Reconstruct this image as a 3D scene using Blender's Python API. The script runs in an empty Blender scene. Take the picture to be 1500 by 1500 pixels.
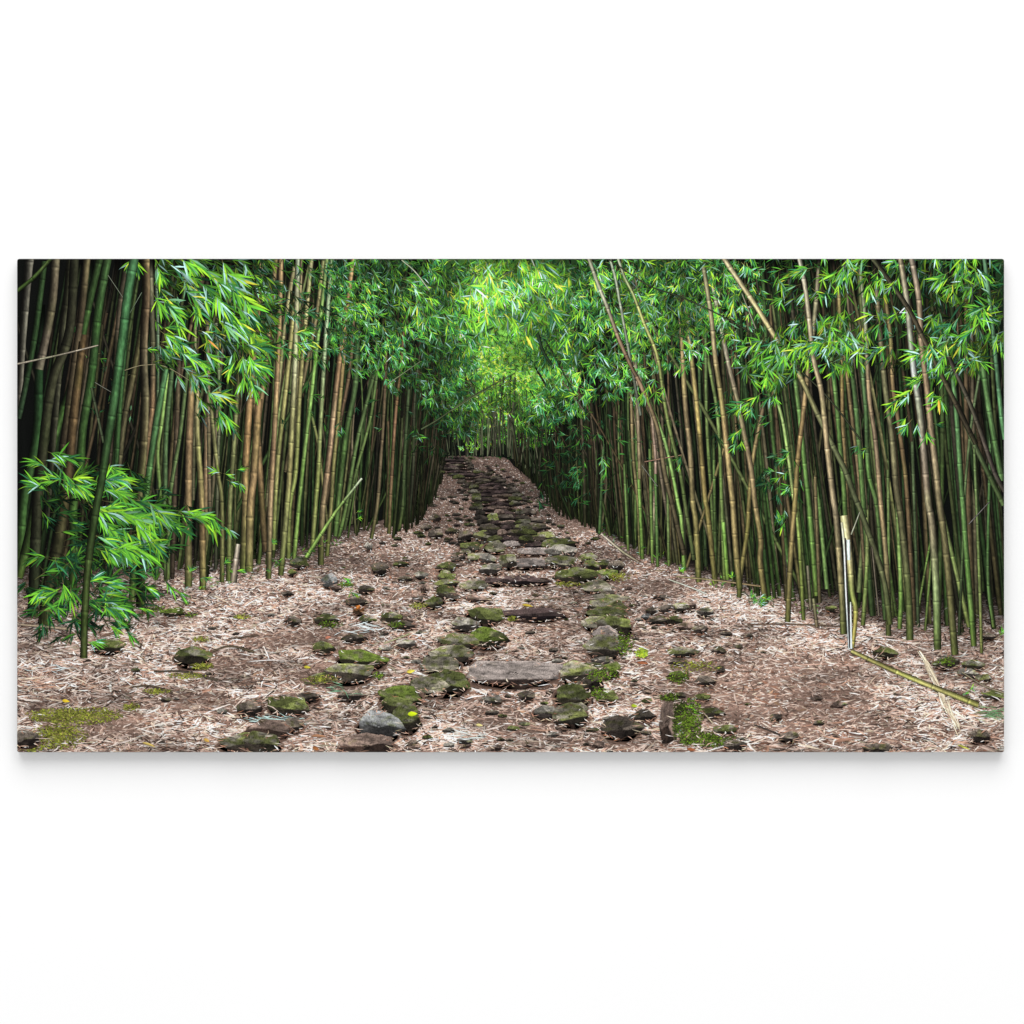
# A frameless wall print (a bamboo forest with a stone path, printed on a 2:1 board) hanging on a white wall.
# The print is a flat object in the place: every printed motif is a thin coloured ink shape lying on the
# board (the whole ink stack is 1.5 mm thick).  The board, its real edge and its real shadow on the wall
# are lit by two lamps and an even studio ambient.
import bpy, math
import numpy as np

R = np.random.default_rng(11)
scene = bpy.context.scene
S = 1.2 / 1446.0                      # metres per unit of the print's layout grid
XL, XR, YT, YB = 25.0, 1471.0, 379.0, 1102.0
CX, CY = 750.0, 750.0
RAD = 3.2                             # corner radius
FRONT = -0.0200                       # front face of the board (wall is y = 0)
INK = 0.0015                          # thickness of the whole ink stack
KEXP = 0.60                           # light falling on the print, so ink albedo = picture value / KEXP

# ------------------------------------------------------------------ helpers
def lin(c):
    c = np.asarray(c, float) / 255.0
    return np.where(c <= 0.04045, c / 12.92, ((c + 0.055) / 1.055) ** 2.4)

def ink(c):
    return np.clip(lin(c) / KEXP, 0.0005, 0.92)

def hash2(ix, iy, seed):
    n = (ix.astype(np.int64) * 374761393 + iy.astype(np.int64) * 668265263 + seed * 974634541) & 0xFFFFFFFF
    n = ((n ^ (n >> 13)) * 1274126177) & 0xFFFFFFFF
    n = n ^ (n >> 16)
    return (n & 0xFFFFFF) / float(0xFFFFFF)

def vn(x, y, seed=0):
    x = np.asarray(x, float); y = np.asarray(y, float)
    x, y = np.broadcast_arrays(x, y)
    ix = np.floor(x); iy = np.floor(y)
    fx = x - ix; fy = y - iy
    fx = fx * fx * (3 - 2 * fx); fy = fy * fy * (3 - 2 * fy)
    a = hash2(ix, iy, seed); b = hash2(ix + 1, iy, seed)
    c = hash2(ix, iy + 1, seed); d = hash2(ix + 1, iy + 1, seed)
    return (a * (1 - fx) + b * fx) * (1 - fy) + (c * (1 - fx) + d * fx) * fy

def fbm(x, y, seed=0, o=3):
    v = 0; a = 0.5; t = 0
    for k in range(o):
        v = v + a * vn(np.asarray(x) * 2 ** k, np.asarray(y) * 2 ** k, seed + 17 * k); t += a; a *= 0.5
    return v / t

def ss(a, b, x):
    t = np.clip((np.asarray(x, float) - a) / (b - a), 0, 1)
    return t * t * (3 - 2 * t)

def clampxy(x, y):
    e = 0.35
    x = np.clip(x, XL + e, XR - e); y = np.clip(y, YT + e, YB - e)
    r = RAD
    cx = np.clip(x, XL + r, XR - r); cy = np.clip(y, YT + r, YB - r)
    dx = x - cx; dy = y - cy
    d = np.sqrt(dx * dx + dy * dy)
    f = np.where(d > r - e, (r - e) / np.maximum(d, 1e-6), 1.0)
    return cx + dx * f, cy + dy * f

def world(x, y, k):
    """layout grid -> metres on the board; k in 0..1 is the height in the ink stack"""
    x, y = clampxy(x, y)
    return np.stack([(x - CX) * S, FRONT - 0.0001 - INK * np.asarray(k), (CY - y) * S], 1)

class Buf:
    def __init__(s): s.v = []; s.c = []; s.q = []; s.t = []; s.n = 0
    def add(s, co, col, quads=None, tris=None):
        s.v.append(co); s.c.append(col)
        if quads is not None and len(quads): s.q.append(np.asarray(quads) + s.n)
        if tris is not None and len(tris): s.t.append(np.asarray(tris) + s.n)
        s.n += len(co)
    def merge(s, o):
        for a in o.q: pass
        off = s.n
        s.v += o.v; s.c += o.c
        s.q += [a + off for a in o.q]; s.t += [a + off for a in o.t]
        s.n += o.n
    def area(s):
        v = np.concatenate(s.v); a = 0.0
        if s.q:
            q = np.concatenate(s.q); d1 = v[q[:, 2]] - v[q[:, 0]]; d2 = v[q[:, 3]] - v[q[:, 1]]
            a += np.abs(np.cross(d1, d2)).max(1).sum() / 2
        if s.t:
            q = np.concatenate(s.t); d1 = v[q[:, 1]] - v[q[:, 0]]; d2 = v[q[:, 2]] - v[q[:, 0]]
            a += np.abs(np.cross(d1, d2)).max(1).sum() / 2
        return a

def drop_degenerate(v, f):
    d1 = v[f[:, 2]] - v[f[:, 0]]
    d2 = v[f[:, -1]] - v[f[:, 1]]
    return f[np.abs(np.cross(d1, d2)).max(1) > 1e-12]

def build(name, buf, material, parent=None, label=None, kind=None, group=None):
    v = np.concatenate(buf.v).astype(np.float32); c = np.concatenate(buf.c).astype(np.float32)
    q = drop_degenerate(v, np.concatenate(buf.q)) if buf.q else np.zeros((0, 4), int)
    t = drop_degenerate(v, np.concatenate(buf.t)) if buf.t else np.zeros((0, 3), int)
    me = bpy.data.meshes.new(name)
    me.vertices.add(len(v)); me.vertices.foreach_set('co', v.ravel())
    li = np.concatenate([q.ravel(), t.ravel()]).astype(np.int32)
    me.loops.add(len(li)); me.loops.foreach_set('vertex_index', li)
    st = np.concatenate([np.arange(len(q)) * 4, len(q) * 4 + np.arange(len(t)) * 3]).astype(np.int32)
    me.polygons.add(len(st)); me.polygons.foreach_set('loop_start', st)
    me.update(calc_edges=True)
    at = me.color_attributes.new('ink', 'FLOAT_COLOR', 'POINT')
    at.data.foreach_set('color', np.concatenate([c, np.ones((len(c), 1), np.float32)], 1).ravel())
    me.materials.append(material)
    o = bpy.data.objects.new(name, me)
    scene.collection.objects.link(o)
    if parent: o.parent = parent
    if label: o['label'] = label
    if kind: o['kind'] = kind
    if group: o['group'] = group
    return o

# ------------------------------------------------------------------ materials
def ink_material(name, grain, scale, rough=0.55, stretch=(1, 1, 1)):
    m = bpy.data.materials.new(name); m.use_nodes = True
    nt = m.node_tree; b = nt.nodes['Principled BSDF']
    a = nt.nodes.new('ShaderNodeAttribute'); a.attribute_name = 'ink'
    tc = nt.nodes.new('ShaderNodeTexCoord'); mp = nt.nodes.new('ShaderNodeMapping')
    mp.inputs['Scale'].default_value = stretch
    nz = nt.nodes.new('ShaderNodeTexNoise'); nz.inputs['Scale'].default_value = scale
    nz.inputs['Detail'].default_value = 3
    mr = nt.nodes.new('ShaderNodeMapRange')
    mr.inputs['From Min'].default_value = 0.3; mr.inputs['From Max'].default_value = 0.7
    mr.inputs['To Min'].default_value = 1 - grain; mr.inputs['To Max'].default_value = 1 + grain
    mx = nt.nodes.new('ShaderNodeVectorMath'); mx.operation = 'SCALE'
    nt.links.new(tc.outputs['Object'], mp.inputs['Vector'])
    nt.links.new(mp.outputs['Vector'], nz.inputs['Vector'])
    nt.links.new(nz.outputs['Fac'], mr.inputs['Value'])
    nt.links.new(a.outputs['Color'], mx.inputs[0]); nt.links.new(mr.outputs['Result'], mx.inputs['Scale'])
    nt.links.new(mx.outputs['Vector'], b.inputs['Base Color'])
    b.inputs['Roughness'].default_value = rough
    b.inputs['Specular IOR Level'].default_value = 0.02
    return m

M_CULM = ink_material('ink_culm', 0.22, 900, stretch=(1.0, 1, 0.25))
M_LEAF = ink_material('ink_leaf', 0.12, 700)
M_STONE = ink_material('ink_stone', 0.42, 620)
M_SOIL_SHADE = ink_material('ink_soil_shade', 0.35, 700)
M_LITTER = ink_material('ink_litter', 0.16, 900)

def plain(name, col, rough, noise=0.0, scale=30):
    m = bpy.data.materials.new(name); m.use_nodes = True
    nt = m.node_tree; b = nt.nodes['Principled BSDF']
    nz = nt.nodes.new('ShaderNodeTexNoise'); nz.inputs['Scale'].default_value = scale
    cr = nt.nodes.new('ShaderNodeValToRGB')
    cr.color_ramp.elements[0].color = (*[x * (1 - noise) for x in col], 1)
    cr.color_ramp.elements[1].color = (*[min(1, x * (1 + noise)) for x in col], 1)
    nt.links.new(nz.outputs['Fac'], cr.inputs['Fac']); nt.links.new(cr.outputs['Color'], b.inputs['Base Color'])
    b.inputs['Roughness'].default_value = rough; b.inputs['Specular IOR Level'].default_value = 0.15
    return m

M_WALL = plain('white_wall_paint', (0.90, 0.90, 0.90), 0.8, 0.01, 12)
M_EDGE = plain('board_edge', (0.42, 0.42, 0.41), 0.5, 0.05, 60)

# ------------------------------------------------------------------ wall and board
def wall():
    me = bpy.data.meshes.new('wall')
    w = 2.6
    me.from_pydata([(-w, 0, -w), (w, 0, -w), (w, 0, w), (-w, 0, w), (-w, .1, -w), (w, .1, -w), (w, .1, w), (-w, .1, w)], [],
                   [(0, 1, 2, 3), (5, 4, 7, 6), (1, 5, 6, 2), (4, 0, 3, 7), (3, 2, 6, 7), (4, 5, 1, 0)])
    me.materials.append(M_WALL)
    o = bpy.data.objects.new('wall', me); scene.collection.objects.link(o)
    o['kind'] = 'structure'
wall()

PRINT = bpy.data.objects.new('wall_print', None)
scene.collection.objects.link(PRINT)
PRINT['label'] = 'wide frameless wall print of a stone path through green and brown bamboo'
PRINT['category'] = 'wall print'

def board():
    pts = []
    for (cx, cy, a0) in ((XR - RAD, YT + RAD, -90), (XR - RAD, YB - RAD, 0), (XL + RAD, YB - RAD, 90), (XL + RAD, YT + RAD, 180)):
        for k in range(7):
            a = math.radians(a0 + 15 * k)
            pts.append((cx + RAD * math.cos(a), cy + RAD * math.sin(a)))
    n = len(pts); vs = []; mid = (CX, (YT + YB) / 2)
    prof = ((0.0, -0.0006), (0.0, FRONT + 0.0006), (0.5, FRONT))      # (inset, y)
    for ins, yy in prof:
        for x, y in pts:
            dx = -ins if x > mid[0] else ins; dy = -ins if y > mid[1] else ins
            vs.append(((x + dx - CX) * S, yy, (CY - y - dy) * S))
    fs = []
    for r in range(len(prof) - 1):
        for i in range(n):
            j = (i + 1) % n
            fs.append((r * n + i, r * n + j, (r + 1) * n + j, (r + 1) * n + i))
    fs.append(tuple(range(2 * n, 3 * n))); fs.append(tuple(reversed(range(0, n))))
    me = bpy.data.meshes.new('board'); me.from_pydata(vs, [], fs); me.materials.append(M_EDGE); me.update()
    o = bpy.data.objects.new('board', me); scene.collection.objects.link(o); o.parent = PRINT
board()

# ------------------------------------------------------------------ layout notation: "tile:x,y"
ORG = {'1': (0, 360), '2': (370, 360), '3': (740, 360), '4': (1110, 360), '5': (0, 740), '6': (370, 740), '7': (740, 740), '8': (1110, 740)}
F = 380 / 1500.0
def P(s):
    out = []
    for w in s.split():
        t, xy = w.split(':'); x, y = map(float, xy.split(','))
        out.append((ORG[t][0] + x * F, ORG[t][1] + y * F))
    return np.array(out)

EDGE_X = [25, 150, 300, 400, 480, 560, 605, 622, 640, 647, 653, 680, 700, 725, 745, 752, 768, 784, 803, 816, 856, 900, 1000, 1100, 1200, 1300, 1471]
EDGE_Y = [795, 795, 800, 792, 775, 762, 752, 742, 718, 690, 670, 667, 670, 669, 672, 682, 695, 706, 720, 742, 760, 784, 820, 838, 850, 862, 872]
BASE_X = [25, 100, 200, 300, 400, 480, 560, 602, 620, 640, 648, 655, 750, 768, 785, 803, 816, 856, 900, 960, 1040, 1100, 1200, 1300, 1400, 1471]
BASE_Y = [925, 905, 880, 862, 838, 808, 784, 770, 756, 727, 700, 674, 682, 701, 714, 735, 752, 770, 797, 826, 856, 882, 905, 932, 952, 955]
edge = lambda x: np.interp(x, EDGE_X, EDGE_Y)
basey = lambda x: np.interp(x, BASE_X, BASE_Y)
def gshade(x, y):
    """tone of the printed ground: dark under the thicket, full on the path"""
    e = edge(x); b = basey(x)
    side = ss(60, 240, np.abs(np.asarray(x) - 705))
    s = 0.18 + 0.82 * ss(-0.05, 1.15, (y - e) / np.maximum(b - e, 12))
    far = 0.70 + 0.30 * ss(690, 820, y)
    return np.minimum(s * side + (1 - side), far)
WORN = ((1130, 1015, 200, 80, .62), (1010, 985, 90, 40, .5), (785, 925, 60, 40, .45), (440, 935, 120, 16, .8), (330, 975, 90, 14, .7), (150, 1062, 120, 20, .8), (480, 990, 90, 22, .7),
        (300, 1030, 110, 16, .6), (760, 1050, 90, 30, .6), (900, 1085, 120, 16, .6), (620, 840, 70, 12, .6), (1000, 860, 90, 14, .5), (560, 870, 80, 8, .5), (1300, 1070, 100, 16, .5), (860, 760, 50, 18, .6))
def worn_at(x, y):
    x = np.asarray(x, float); y = np.asarray(y, float); n = fbm(x / 24, y / 9, 131, 3) - .5; w = np.zeros(np.broadcast(x, y).shape)
    for cx, cy, rx, ry, a in WORN: w = np.maximum(w, a * ss(1.1, .25, ((x - cx) / rx) ** 2 + ((y - cy) / ry) ** 2 + 1.3 * n))
    return w
KEY = lambda y: 0.16 + 0.80 * np.clip((np.asarray(y, float) - 660) / 450, 0, 1)     # nearer things lie higher in the stack
PSC = lambda y: np.clip((np.asarray(y, float) - 625) / 475, 0.05, 1.0)               # perspective size on the ground

# ------------------------------------------------------------------ printed ground sheet and forest shade
def backdrop():
    nx, ny = 420, 210
    gx, gy = np.meshgrid(np.linspace(XL, XR, nx), np.linspace(YT, YB, ny))
    x = gx.ravel(); y = gy.ravel()
    idx = np.arange(nx * ny).reshape(ny, nx)
    q = np.stack([idx[:-1, :-1].ravel(), idx[:-1, 1:].ravel(), idx[1:, 1:].ravel(), idx[1:, :-1].ravel()], 1)
    n1 = fbm(x / 60, y / 14, 3, 4)[:, None]
    shade = np.array([7, 8, 7]) * (0.6 + 0.8 * fbm(x / 9, y / 60, 5)[:, None])
    can = ss(0, 1, 1 - ((x - 735) / 150) ** 2 - ((y - 500) / 170) ** 2)[:, None]
    side = ss(520, 380, y)[:, None] * ss(330, 560, x)[:, None]
    col = shade * (1 - side) + np.array([24, 44, 22]) * side
    col = col * (1 - can) + np.array([92, 142, 56]) * (0.7 + 0.6 * n1) * can
    b = Buf(); b.add(world(x, y, np.full(len(x), 0.0)), ink(np.clip(col, 3, 255)), q)
    build('forest_shade', b, M_SOIL_SHADE, PRINT, 'near black green forest shade behind the bamboo', 'stuff')
    # ground
    nx, ny = 520, 200
    gx = np.linspace(XL, XR, nx)[None, :].repeat(ny, 0)
    e = edge(gx[0]) - 2 + 3 * vn(gx[0] / 6, 0, 9)
    gy = e[None, :] + (YB - e[None, :]) * np.linspace(0, 1, ny)[:, None]
    x = gx.ravel(); y = gy.ravel(); k = PSC(y)
    idx = np.arange(nx * ny).reshape(ny, nx)
    q = np.stack([idx[:-1, :-1].ravel(), idx[:-1, 1:].ravel(), idx[1:, 1:].ravel(), idx[1:, :-1].ravel()], 1)
    n1 = fbm(x / (30 * k), y / (9 * k), 21, 4)[:, None]
    n2 = fbm(x / 90, y / 30, 33, 3)[:, None]
    col = np.array([94, 77, 69]) * (0.5 + 0.9 * n1) * (0.85 + 0.3 * n2)
    col = col * (.8 + .4 * ss(.3, .7, fbm(x / 120, y / 30, 71, 3))[:, None])
    worn = worn_at(x, y)[:, None]
    col = col * (1 - 0.4 * worn) + np.array([116, 92, 80]) * 0.4 * worn
    tone = gshade(x, y)[:, None]
    b = Buf(); b.add(world(x, y, np.full(len(x), 0.02)), ink(np.clip(col * tone, 3, 255)), q)
    build('soil', b, M_SOIL_SHADE, PRINT, 'brown trodden soil of the path', 'stuff')
backdrop()

# ------------------------------------------------------------------ slivers (litter, moss, twigs) and leaves
def slivers(buf, x, y, ang, ln, wd, col, k, squash=0.5, bend=None):
    n = len(x)
    if n == 0: return
    t = np.array([0, 0, .5, .5, 1, 1]); s = np.array([-.25, .25, -1, 1, -.3, .3])
    bend = np.zeros(n) if bend is None else bend
    lx = (t[None, :] - .5) * ln[:, None]
    ly = s[None, :] * wd[:, None] / 2 + bend[:, None] * ln[:, None] * (1 - (2 * t[None, :] - 1) ** 2)
    c = np.cos(ang)[:, None]; sn = np.sin(ang)[:, None]
    px = x[:, None] + lx * c - ly * sn
    py = y[:, None] + (lx * sn + ly * c) * squash
    kk = np.repeat(k[:, None], 6, 1)
    cc = np.repeat(col[:, None, :], 6, 1).copy()
    cc[:, 2] *= 0.86; cc[:, 3] *= 1.1; cc[:, 4:] *= 0.9
    base = (np.arange(n) * 6)[:, None]
    q = np.concatenate([base + np.array([[0, 1, 3, 2]]), base + np.array([[2, 3, 5, 4]])])
    buf.add(world(px.ravel(), py.ravel(), kk.ravel()), ink(np.clip(cc.reshape(-1, 3), 2, 255)), q)

def leaves(buf, x, y, ang, ln, wd, bend, col, k, tip=None):
    n = len(x)
    if n == 0: return
    T = np.array([0, .16, .16, .16, .42, .42, .42, .74, .74, .74, 1.0])
    W = np.array([0, -.72, 0, .72, -1, 0, 1, -.62, 0, .62, 0])
    px = T[None] * ln[:, None]; py = W[None] * wd[:, None] / 2 + bend[:, None] * ln[:, None] * T[None] ** 2
    c = np.cos(ang)[:, None]; s = np.sin(ang)[:, None]
    X = x[:, None] + px * c - py * s; Y = y[:, None] + px * s + py * c
    col = col * .9 + col.mean(1, keepdims=True) * .1
    side = R.uniform(-.24, .24, n)
    f = 1 + side[:, None] * np.sign(W)[None]
    f = f * (1 + 0.12 * (W[None] == 0)) * (0.86 + 0.24 * T[None])
    cc = np.repeat(col[:, None, :], 11, 1) * f[..., None]
    if tip is not None:
        w = (T[None, :, None] ** 2)
        cc = cc * (1 - w) + tip[:, None, :] * w
    base = (np.arange(n) * 11)[:, None]
    q = np.concatenate([base + np.array([a]) for a in ((1, 4, 5, 2), (2, 5, 6, 3), (4, 7, 8, 5), (5, 8, 9, 6))])
    t = np.concatenate([base + np.array([a]) for a in ((0, 1, 2), (0, 2, 3), (7, 10, 8), (8, 10, 9))])
    buf.add(world(X.ravel(), Y.ravel(), np.repeat(k[:, None], 11, 1).ravel()), ink(np.clip(cc.reshape(-1, 3), 2, 255)), q, t)

PAL = {  # printed leaf colours
    'lime': (138, 190, 42), 'yell': (205, 205, 62), 'green': (78, 146, 42), 'mid': (56, 116, 46),
    'teal': (46, 110, 70), 'deep': (24, 66, 34), 'dark': (14, 38, 22), 'glare': (140, 184, 172), 'sage': (104, 156, 112), 'fresh': (106, 178, 44), 'gold': (214, 160, 50)}
def pal(mix, n):
    ks = list(mix); w = np.array([mix[a] for a in ks], float); w /= w.sum()
    return np.array([PAL[a] for a in ks], float)[R.choice(len(ks), n, p=w)]

MIX = {
    'lit':   dict(lime=3, fresh=4, green=5, mid=4, teal=3, glare=1.5, yell=.5, deep=3, sage=2),
    'near':  dict(lime=4, fresh=4, green=4, mid=3, teal=2, glare=2.4, deep=3, sage=2, yell=.4),
    'mid':   dict(fresh=1.2, green=4, mid=5, teal=4, deep=4, glare=.9, lime=.8, sage=1.5),
    'dim':   dict(mid=4, teal=4, deep=6, green=2, sage=.8, dark=2),
    'far':   dict(lime=2.5, fresh=5, green=5, yell=.4, mid=5, sage=2, deep=2.5, teal=2),
    'shrub': dict(fresh=5, lime=3, green=5, mid=3, teal=2.4, glare=1.2, deep=2, sage=1.2)}

def spray(buf, x, y, d, size, n, mix, k, gain=1.0, droop=0.25, twig=True, spread=0.8):
    """one tuft: a twig with leaves fanning from its end, d = direction (radians, y down)"""
    tl = size * 0.9
    tx = x - math.cos(d) * tl; ty = y - math.sin(d) * tl
    if twig:
        slivers(buf, np.array([(x + tx) / 2]), np.array([(y + ty) / 2]), np.array([d]), np.array([tl]), np.array([max(.8, size * .035)]),
                np.array([[96, 96, 56]]) * gain, np.array([k]), 1.0)
    f = R.uniform(0, 1, n)
    bx = tx + (x - tx) * (0.25 + .75 * f); by = ty + (y - ty) * (0.25 + .75 * f)
    a = d + R.normal(0, spread * .55, n)
    ln = size * R.uniform(.65, 1.15, n); wd = ln * R.uniform(.075, .13, n)
    z = R.uniform(0, 1, n)
    col = pal(mix, n) * (0.62 + 0.5 * z[:, None]) * gain
    bend = R.normal(0, .05, n) + droop * np.cos(a) * R.uniform(.2, 1, n)
    tip = col * R.uniform(.8, 1.15, (n, 1))
    leaves(buf, bx, by, a, ln, wd, bend, col, k + z * 0.012, tip)

def mass(buf, pts, size, d0, dj, mix, k0, k1, gain=1.0, nl=(4, 8), droop=.25, dark=0.75, tone=None):
    """many tufts; the ones deeper in the stack are darker"""
    n = len(pts)
    z = R.uniform(0, 1, n)
    for i in range(n):
        g = gain * (1 - dark + dark * z[i] ** .8) * (.66 + .62 * float(ss(.25, .75, fbm(pts[i][0] / 34, pts[i][1] / 22, 91, 2))))
        if tone is not None: g *= tone(pts[i][0], pts[i][1])
        sz = (size(pts[i][0], pts[i][1]) if callable(size) else size) * R.uniform(.75, 1.25)
        spray(buf, pts[i][0], pts[i][1], d0 + R.normal(0, dj), sz, int(R.integers(*nl)), mix, k0 + (k1 - k0) * z[i], g, droop, twig=sz > 9)

def ell(cx, cy, rx, ry, n, rot=0.0):
    a = R.uniform(0, 2 * np.pi, n); r = np.sqrt(R.uniform(0, 1, n))
    x = rx * r * np.cos(a); y = ry * r * np.sin(a)
    return np.stack([cx + x * math.cos(rot) - y * math.sin(rot), cy + x * math.sin(rot) + y * math.cos(rot)], 1)

def box(x0, y0, x1, y1, n, keep=None):
    p = np.stack([R.uniform(x0, x1, n), R.uniform(y0, y1, n)], 1)
    return p if keep is None else p[keep(p[:, 0], p[:, 1])]

# ------------------------------------------------------------------ bamboo culms
def catmull(p, step):
    if len(p) < 3:
        n = max(2, int(np.hypot(*(p[-1] - p[0])) / step)); t = np.linspace(0, 1, n)[:, None]
        return p[0] * (1 - t) + p[-1] * t, np.linspace(0, 1, n)
    q = np.vstack([2 * p[0] - p[1], p, 2 * p[-1] - p[-2]])
    out = []; tt = []
    L = np.r_[0, np.cumsum(np.hypot(*np.diff(p, axis=0).T))]
    for i in range(len(p) - 1):
        n = max(2, int(np.hypot(*(p[i + 1] - p[i])) / step)); t = np.linspace(0, 1, n, endpoint=i == len(p) - 2)[:, None]
        a, b, c, d = q[i], q[i + 1], q[i + 2], q[i + 3]
        out.append(.5 * (2 * b + (c - a) * t + (2 * a - 5 * b + 4 * c - d) * t ** 2 + (3 * b - a - 3 * c + d) * t ** 3))
        tt.append((L[i] + (L[i + 1] - L[i]) * t[:, 0]) / L[-1])
    return np.vstack(out), np.concatenate(tt)

def culm(pts, w0, w1, cols, k, light=0.35, gain=1.0, ncol=7, step=1.5, nodes=True, foot=True, mottle=0.25, seed=None, fade=0.0):
    """strip along pts (top -> bottom); w0/w1 widths; cols list of colours top -> bottom; light: -1 left .. 1 right"""
    seed = int(R.integers(1, 9999)) if seed is None else seed
    pts = [np.asarray(p, float) for p in pts]
    kept = [pts[0]]
    for p in pts[1:-1]:
        if np.hypot(*(p - kept[-1])) > 26 and np.hypot(*(p - pts[-1])) > 26: kept.append(p)
    c, t = catmull(np.array(kept + [pts[-1]]), step)
    ok = (c[:, 1] > YT - 6) & (c[:, 1] < YB + 6) & (c[:, 0] > XL - 25) & (c[:, 0] < XR + 25)
    c, t = c[ok], t[ok]
    if len(c) < 3: return None
    d = np.gradient(c, axis=0); d /= np.maximum(np.hypot(d[:, 0], d[:, 1]), 1e-6)[:, None]
    nrm = np.stack([-d[:, 1], d[:, 0]], 1)
    if nrm[:, 0].mean() < 0: nrm = -nrm
    s = np.r_[0, np.cumsum(np.hypot(*np.diff(c, axis=0).T))]
    w = w0 + (w1 - w0) * t
    u = np.linspace(-1, 1, ncol)
    # node rings
    ring = np.zeros(len(s)); pale = np.zeros(len(s)); bulge = np.zeros(len(s)); tintn = np.zeros(len(s))
    if nodes:
        wm = (w0 + w1) / 2; sp = max(18.0, wm * R.uniform(5.0, 7.0)); pos = R.uniform(.1, .9) * sp; j = 0
        while pos < s[-1]:
            e = np.abs(s - pos)
            ring = np.maximum(ring, np.exp(-(e / max(.75, wm * .07)) ** 2))
            pale = np.maximum(pale, np.exp(-((s - pos - wm * .28) / max(.9, wm * .16)) ** 2))
            bulge = np.maximum(bulge, np.exp(-(e / max(1.2, wm * .18)) ** 2))
            tintn[s >= pos] = R.normal(0, 1)
            pos += sp * R.uniform(.85, 1.18); j += 1
    hw = w / 2 * (1 + .09 * bulge) * (1 + .05 * (vn(s / 9, 0, seed) - .5))
    X = c[:, 0][:, None] + nrm[:, 0][:, None] * hw[:, None] * u[None]
    Y = c[:, 1][:, None] + nrm[:, 1][:, None] * hw[:, None] * u[None]
    nz = np.sqrt(np.maximum(0, 1 - (u * .97) ** 2))
    lz = math.sqrt(max(0, 1 - light * light))
    sh = .15 + .78 * np.clip(u * light + nz * lz, 0, 1) ** 1.5
    sh = sh + .24 * np.exp(-((u - light * 1.0) / .24) ** 2)
    cols = np.asarray(cols, float)
    if cols.ndim == 1: cols = cols[None]
    ct = np.stack([np.interp(t, np.linspace(0, 1, len(cols)), cols[:, i]) for i in range(3)], 1)
    m1 = fbm(s / 26, 0.5, seed, 3); m2 = fbm(s[:, None] / 7, u[None] * 2.5 + 7, seed + 5, 3)
    gx_ = np.maximum(0, ct[:, 1] - ct[:, 0]); ct = np.stack([ct[:, 0] + .32 * gx_, ct[:, 1] - .02 * gx_, ct[:, 2] - .08 * gx_], 1)
    ct = (ct * .72 + ct.mean(1, keepdims=True) * .28) * np.array([.93, 1.0, .96])
    ct = ct * (0.74 + .46 * m1)[:, None] * (1 + .06 * tintn)[:, None]
    grn = np.clip((vn(s / 45, 3.3, seed + 9) - .55) * 1.6, 0, .5)[:, None]
    ct = ct * (1 - grn * .5) + ct * np.array([.82, 1.03, .72]) * grn * .5
    if foot:
        f = np.exp(-np.abs(s[-1] - s) / 22)[:, None] * .65
        ct = ct * (1 - f) + np.array([66, 74, 34]) * f
    ct = ct * (1 - .42 * ring + .28 * pale)[:, None]
    if fade > 0: ct = ct * (.06 + .94 * ss(0, fade, s))[:, None]
    full = ct[:, None, :] * sh[None, :, None] * (1 - mottle + 2 * mottle * m2)[..., None] * gain
    n, m = len(s), ncol
    idx = np.arange(n * m).reshape(n, m)
    q = np.stack([idx[:-1, :-1].ravel(), idx[:-1, 1:].ravel(), idx[1:, 1:].ravel(), idx[1:, :-1].ravel()], 1)
    b = Buf()
    kr = np.full(n, k)
    if fade > 0: kr = np.maximum(.013 + R.uniform(0, .006), k - .45 * (1 - ss(0, fade * 1.05, s)))
    b.add(world(X.ravel(), Y.ravel(), np.repeat(kr, m)), ink(np.clip(full.reshape(-1, 3), 2, 255)), q)
    return b

BR = (146, 104, 70); TAN = (166, 130, 98); OL = (122, 106, 62); GR = (70, 118, 56); DG = (46, 88, 46); LG = (120, 156, 76)
YG = (134, 140, 74); GB = (112, 98, 86); DB = (84, 70, 54); BLG = (44, 110, 70); GREY = (150, 138, 124); MOS = (66, 72, 40)
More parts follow.
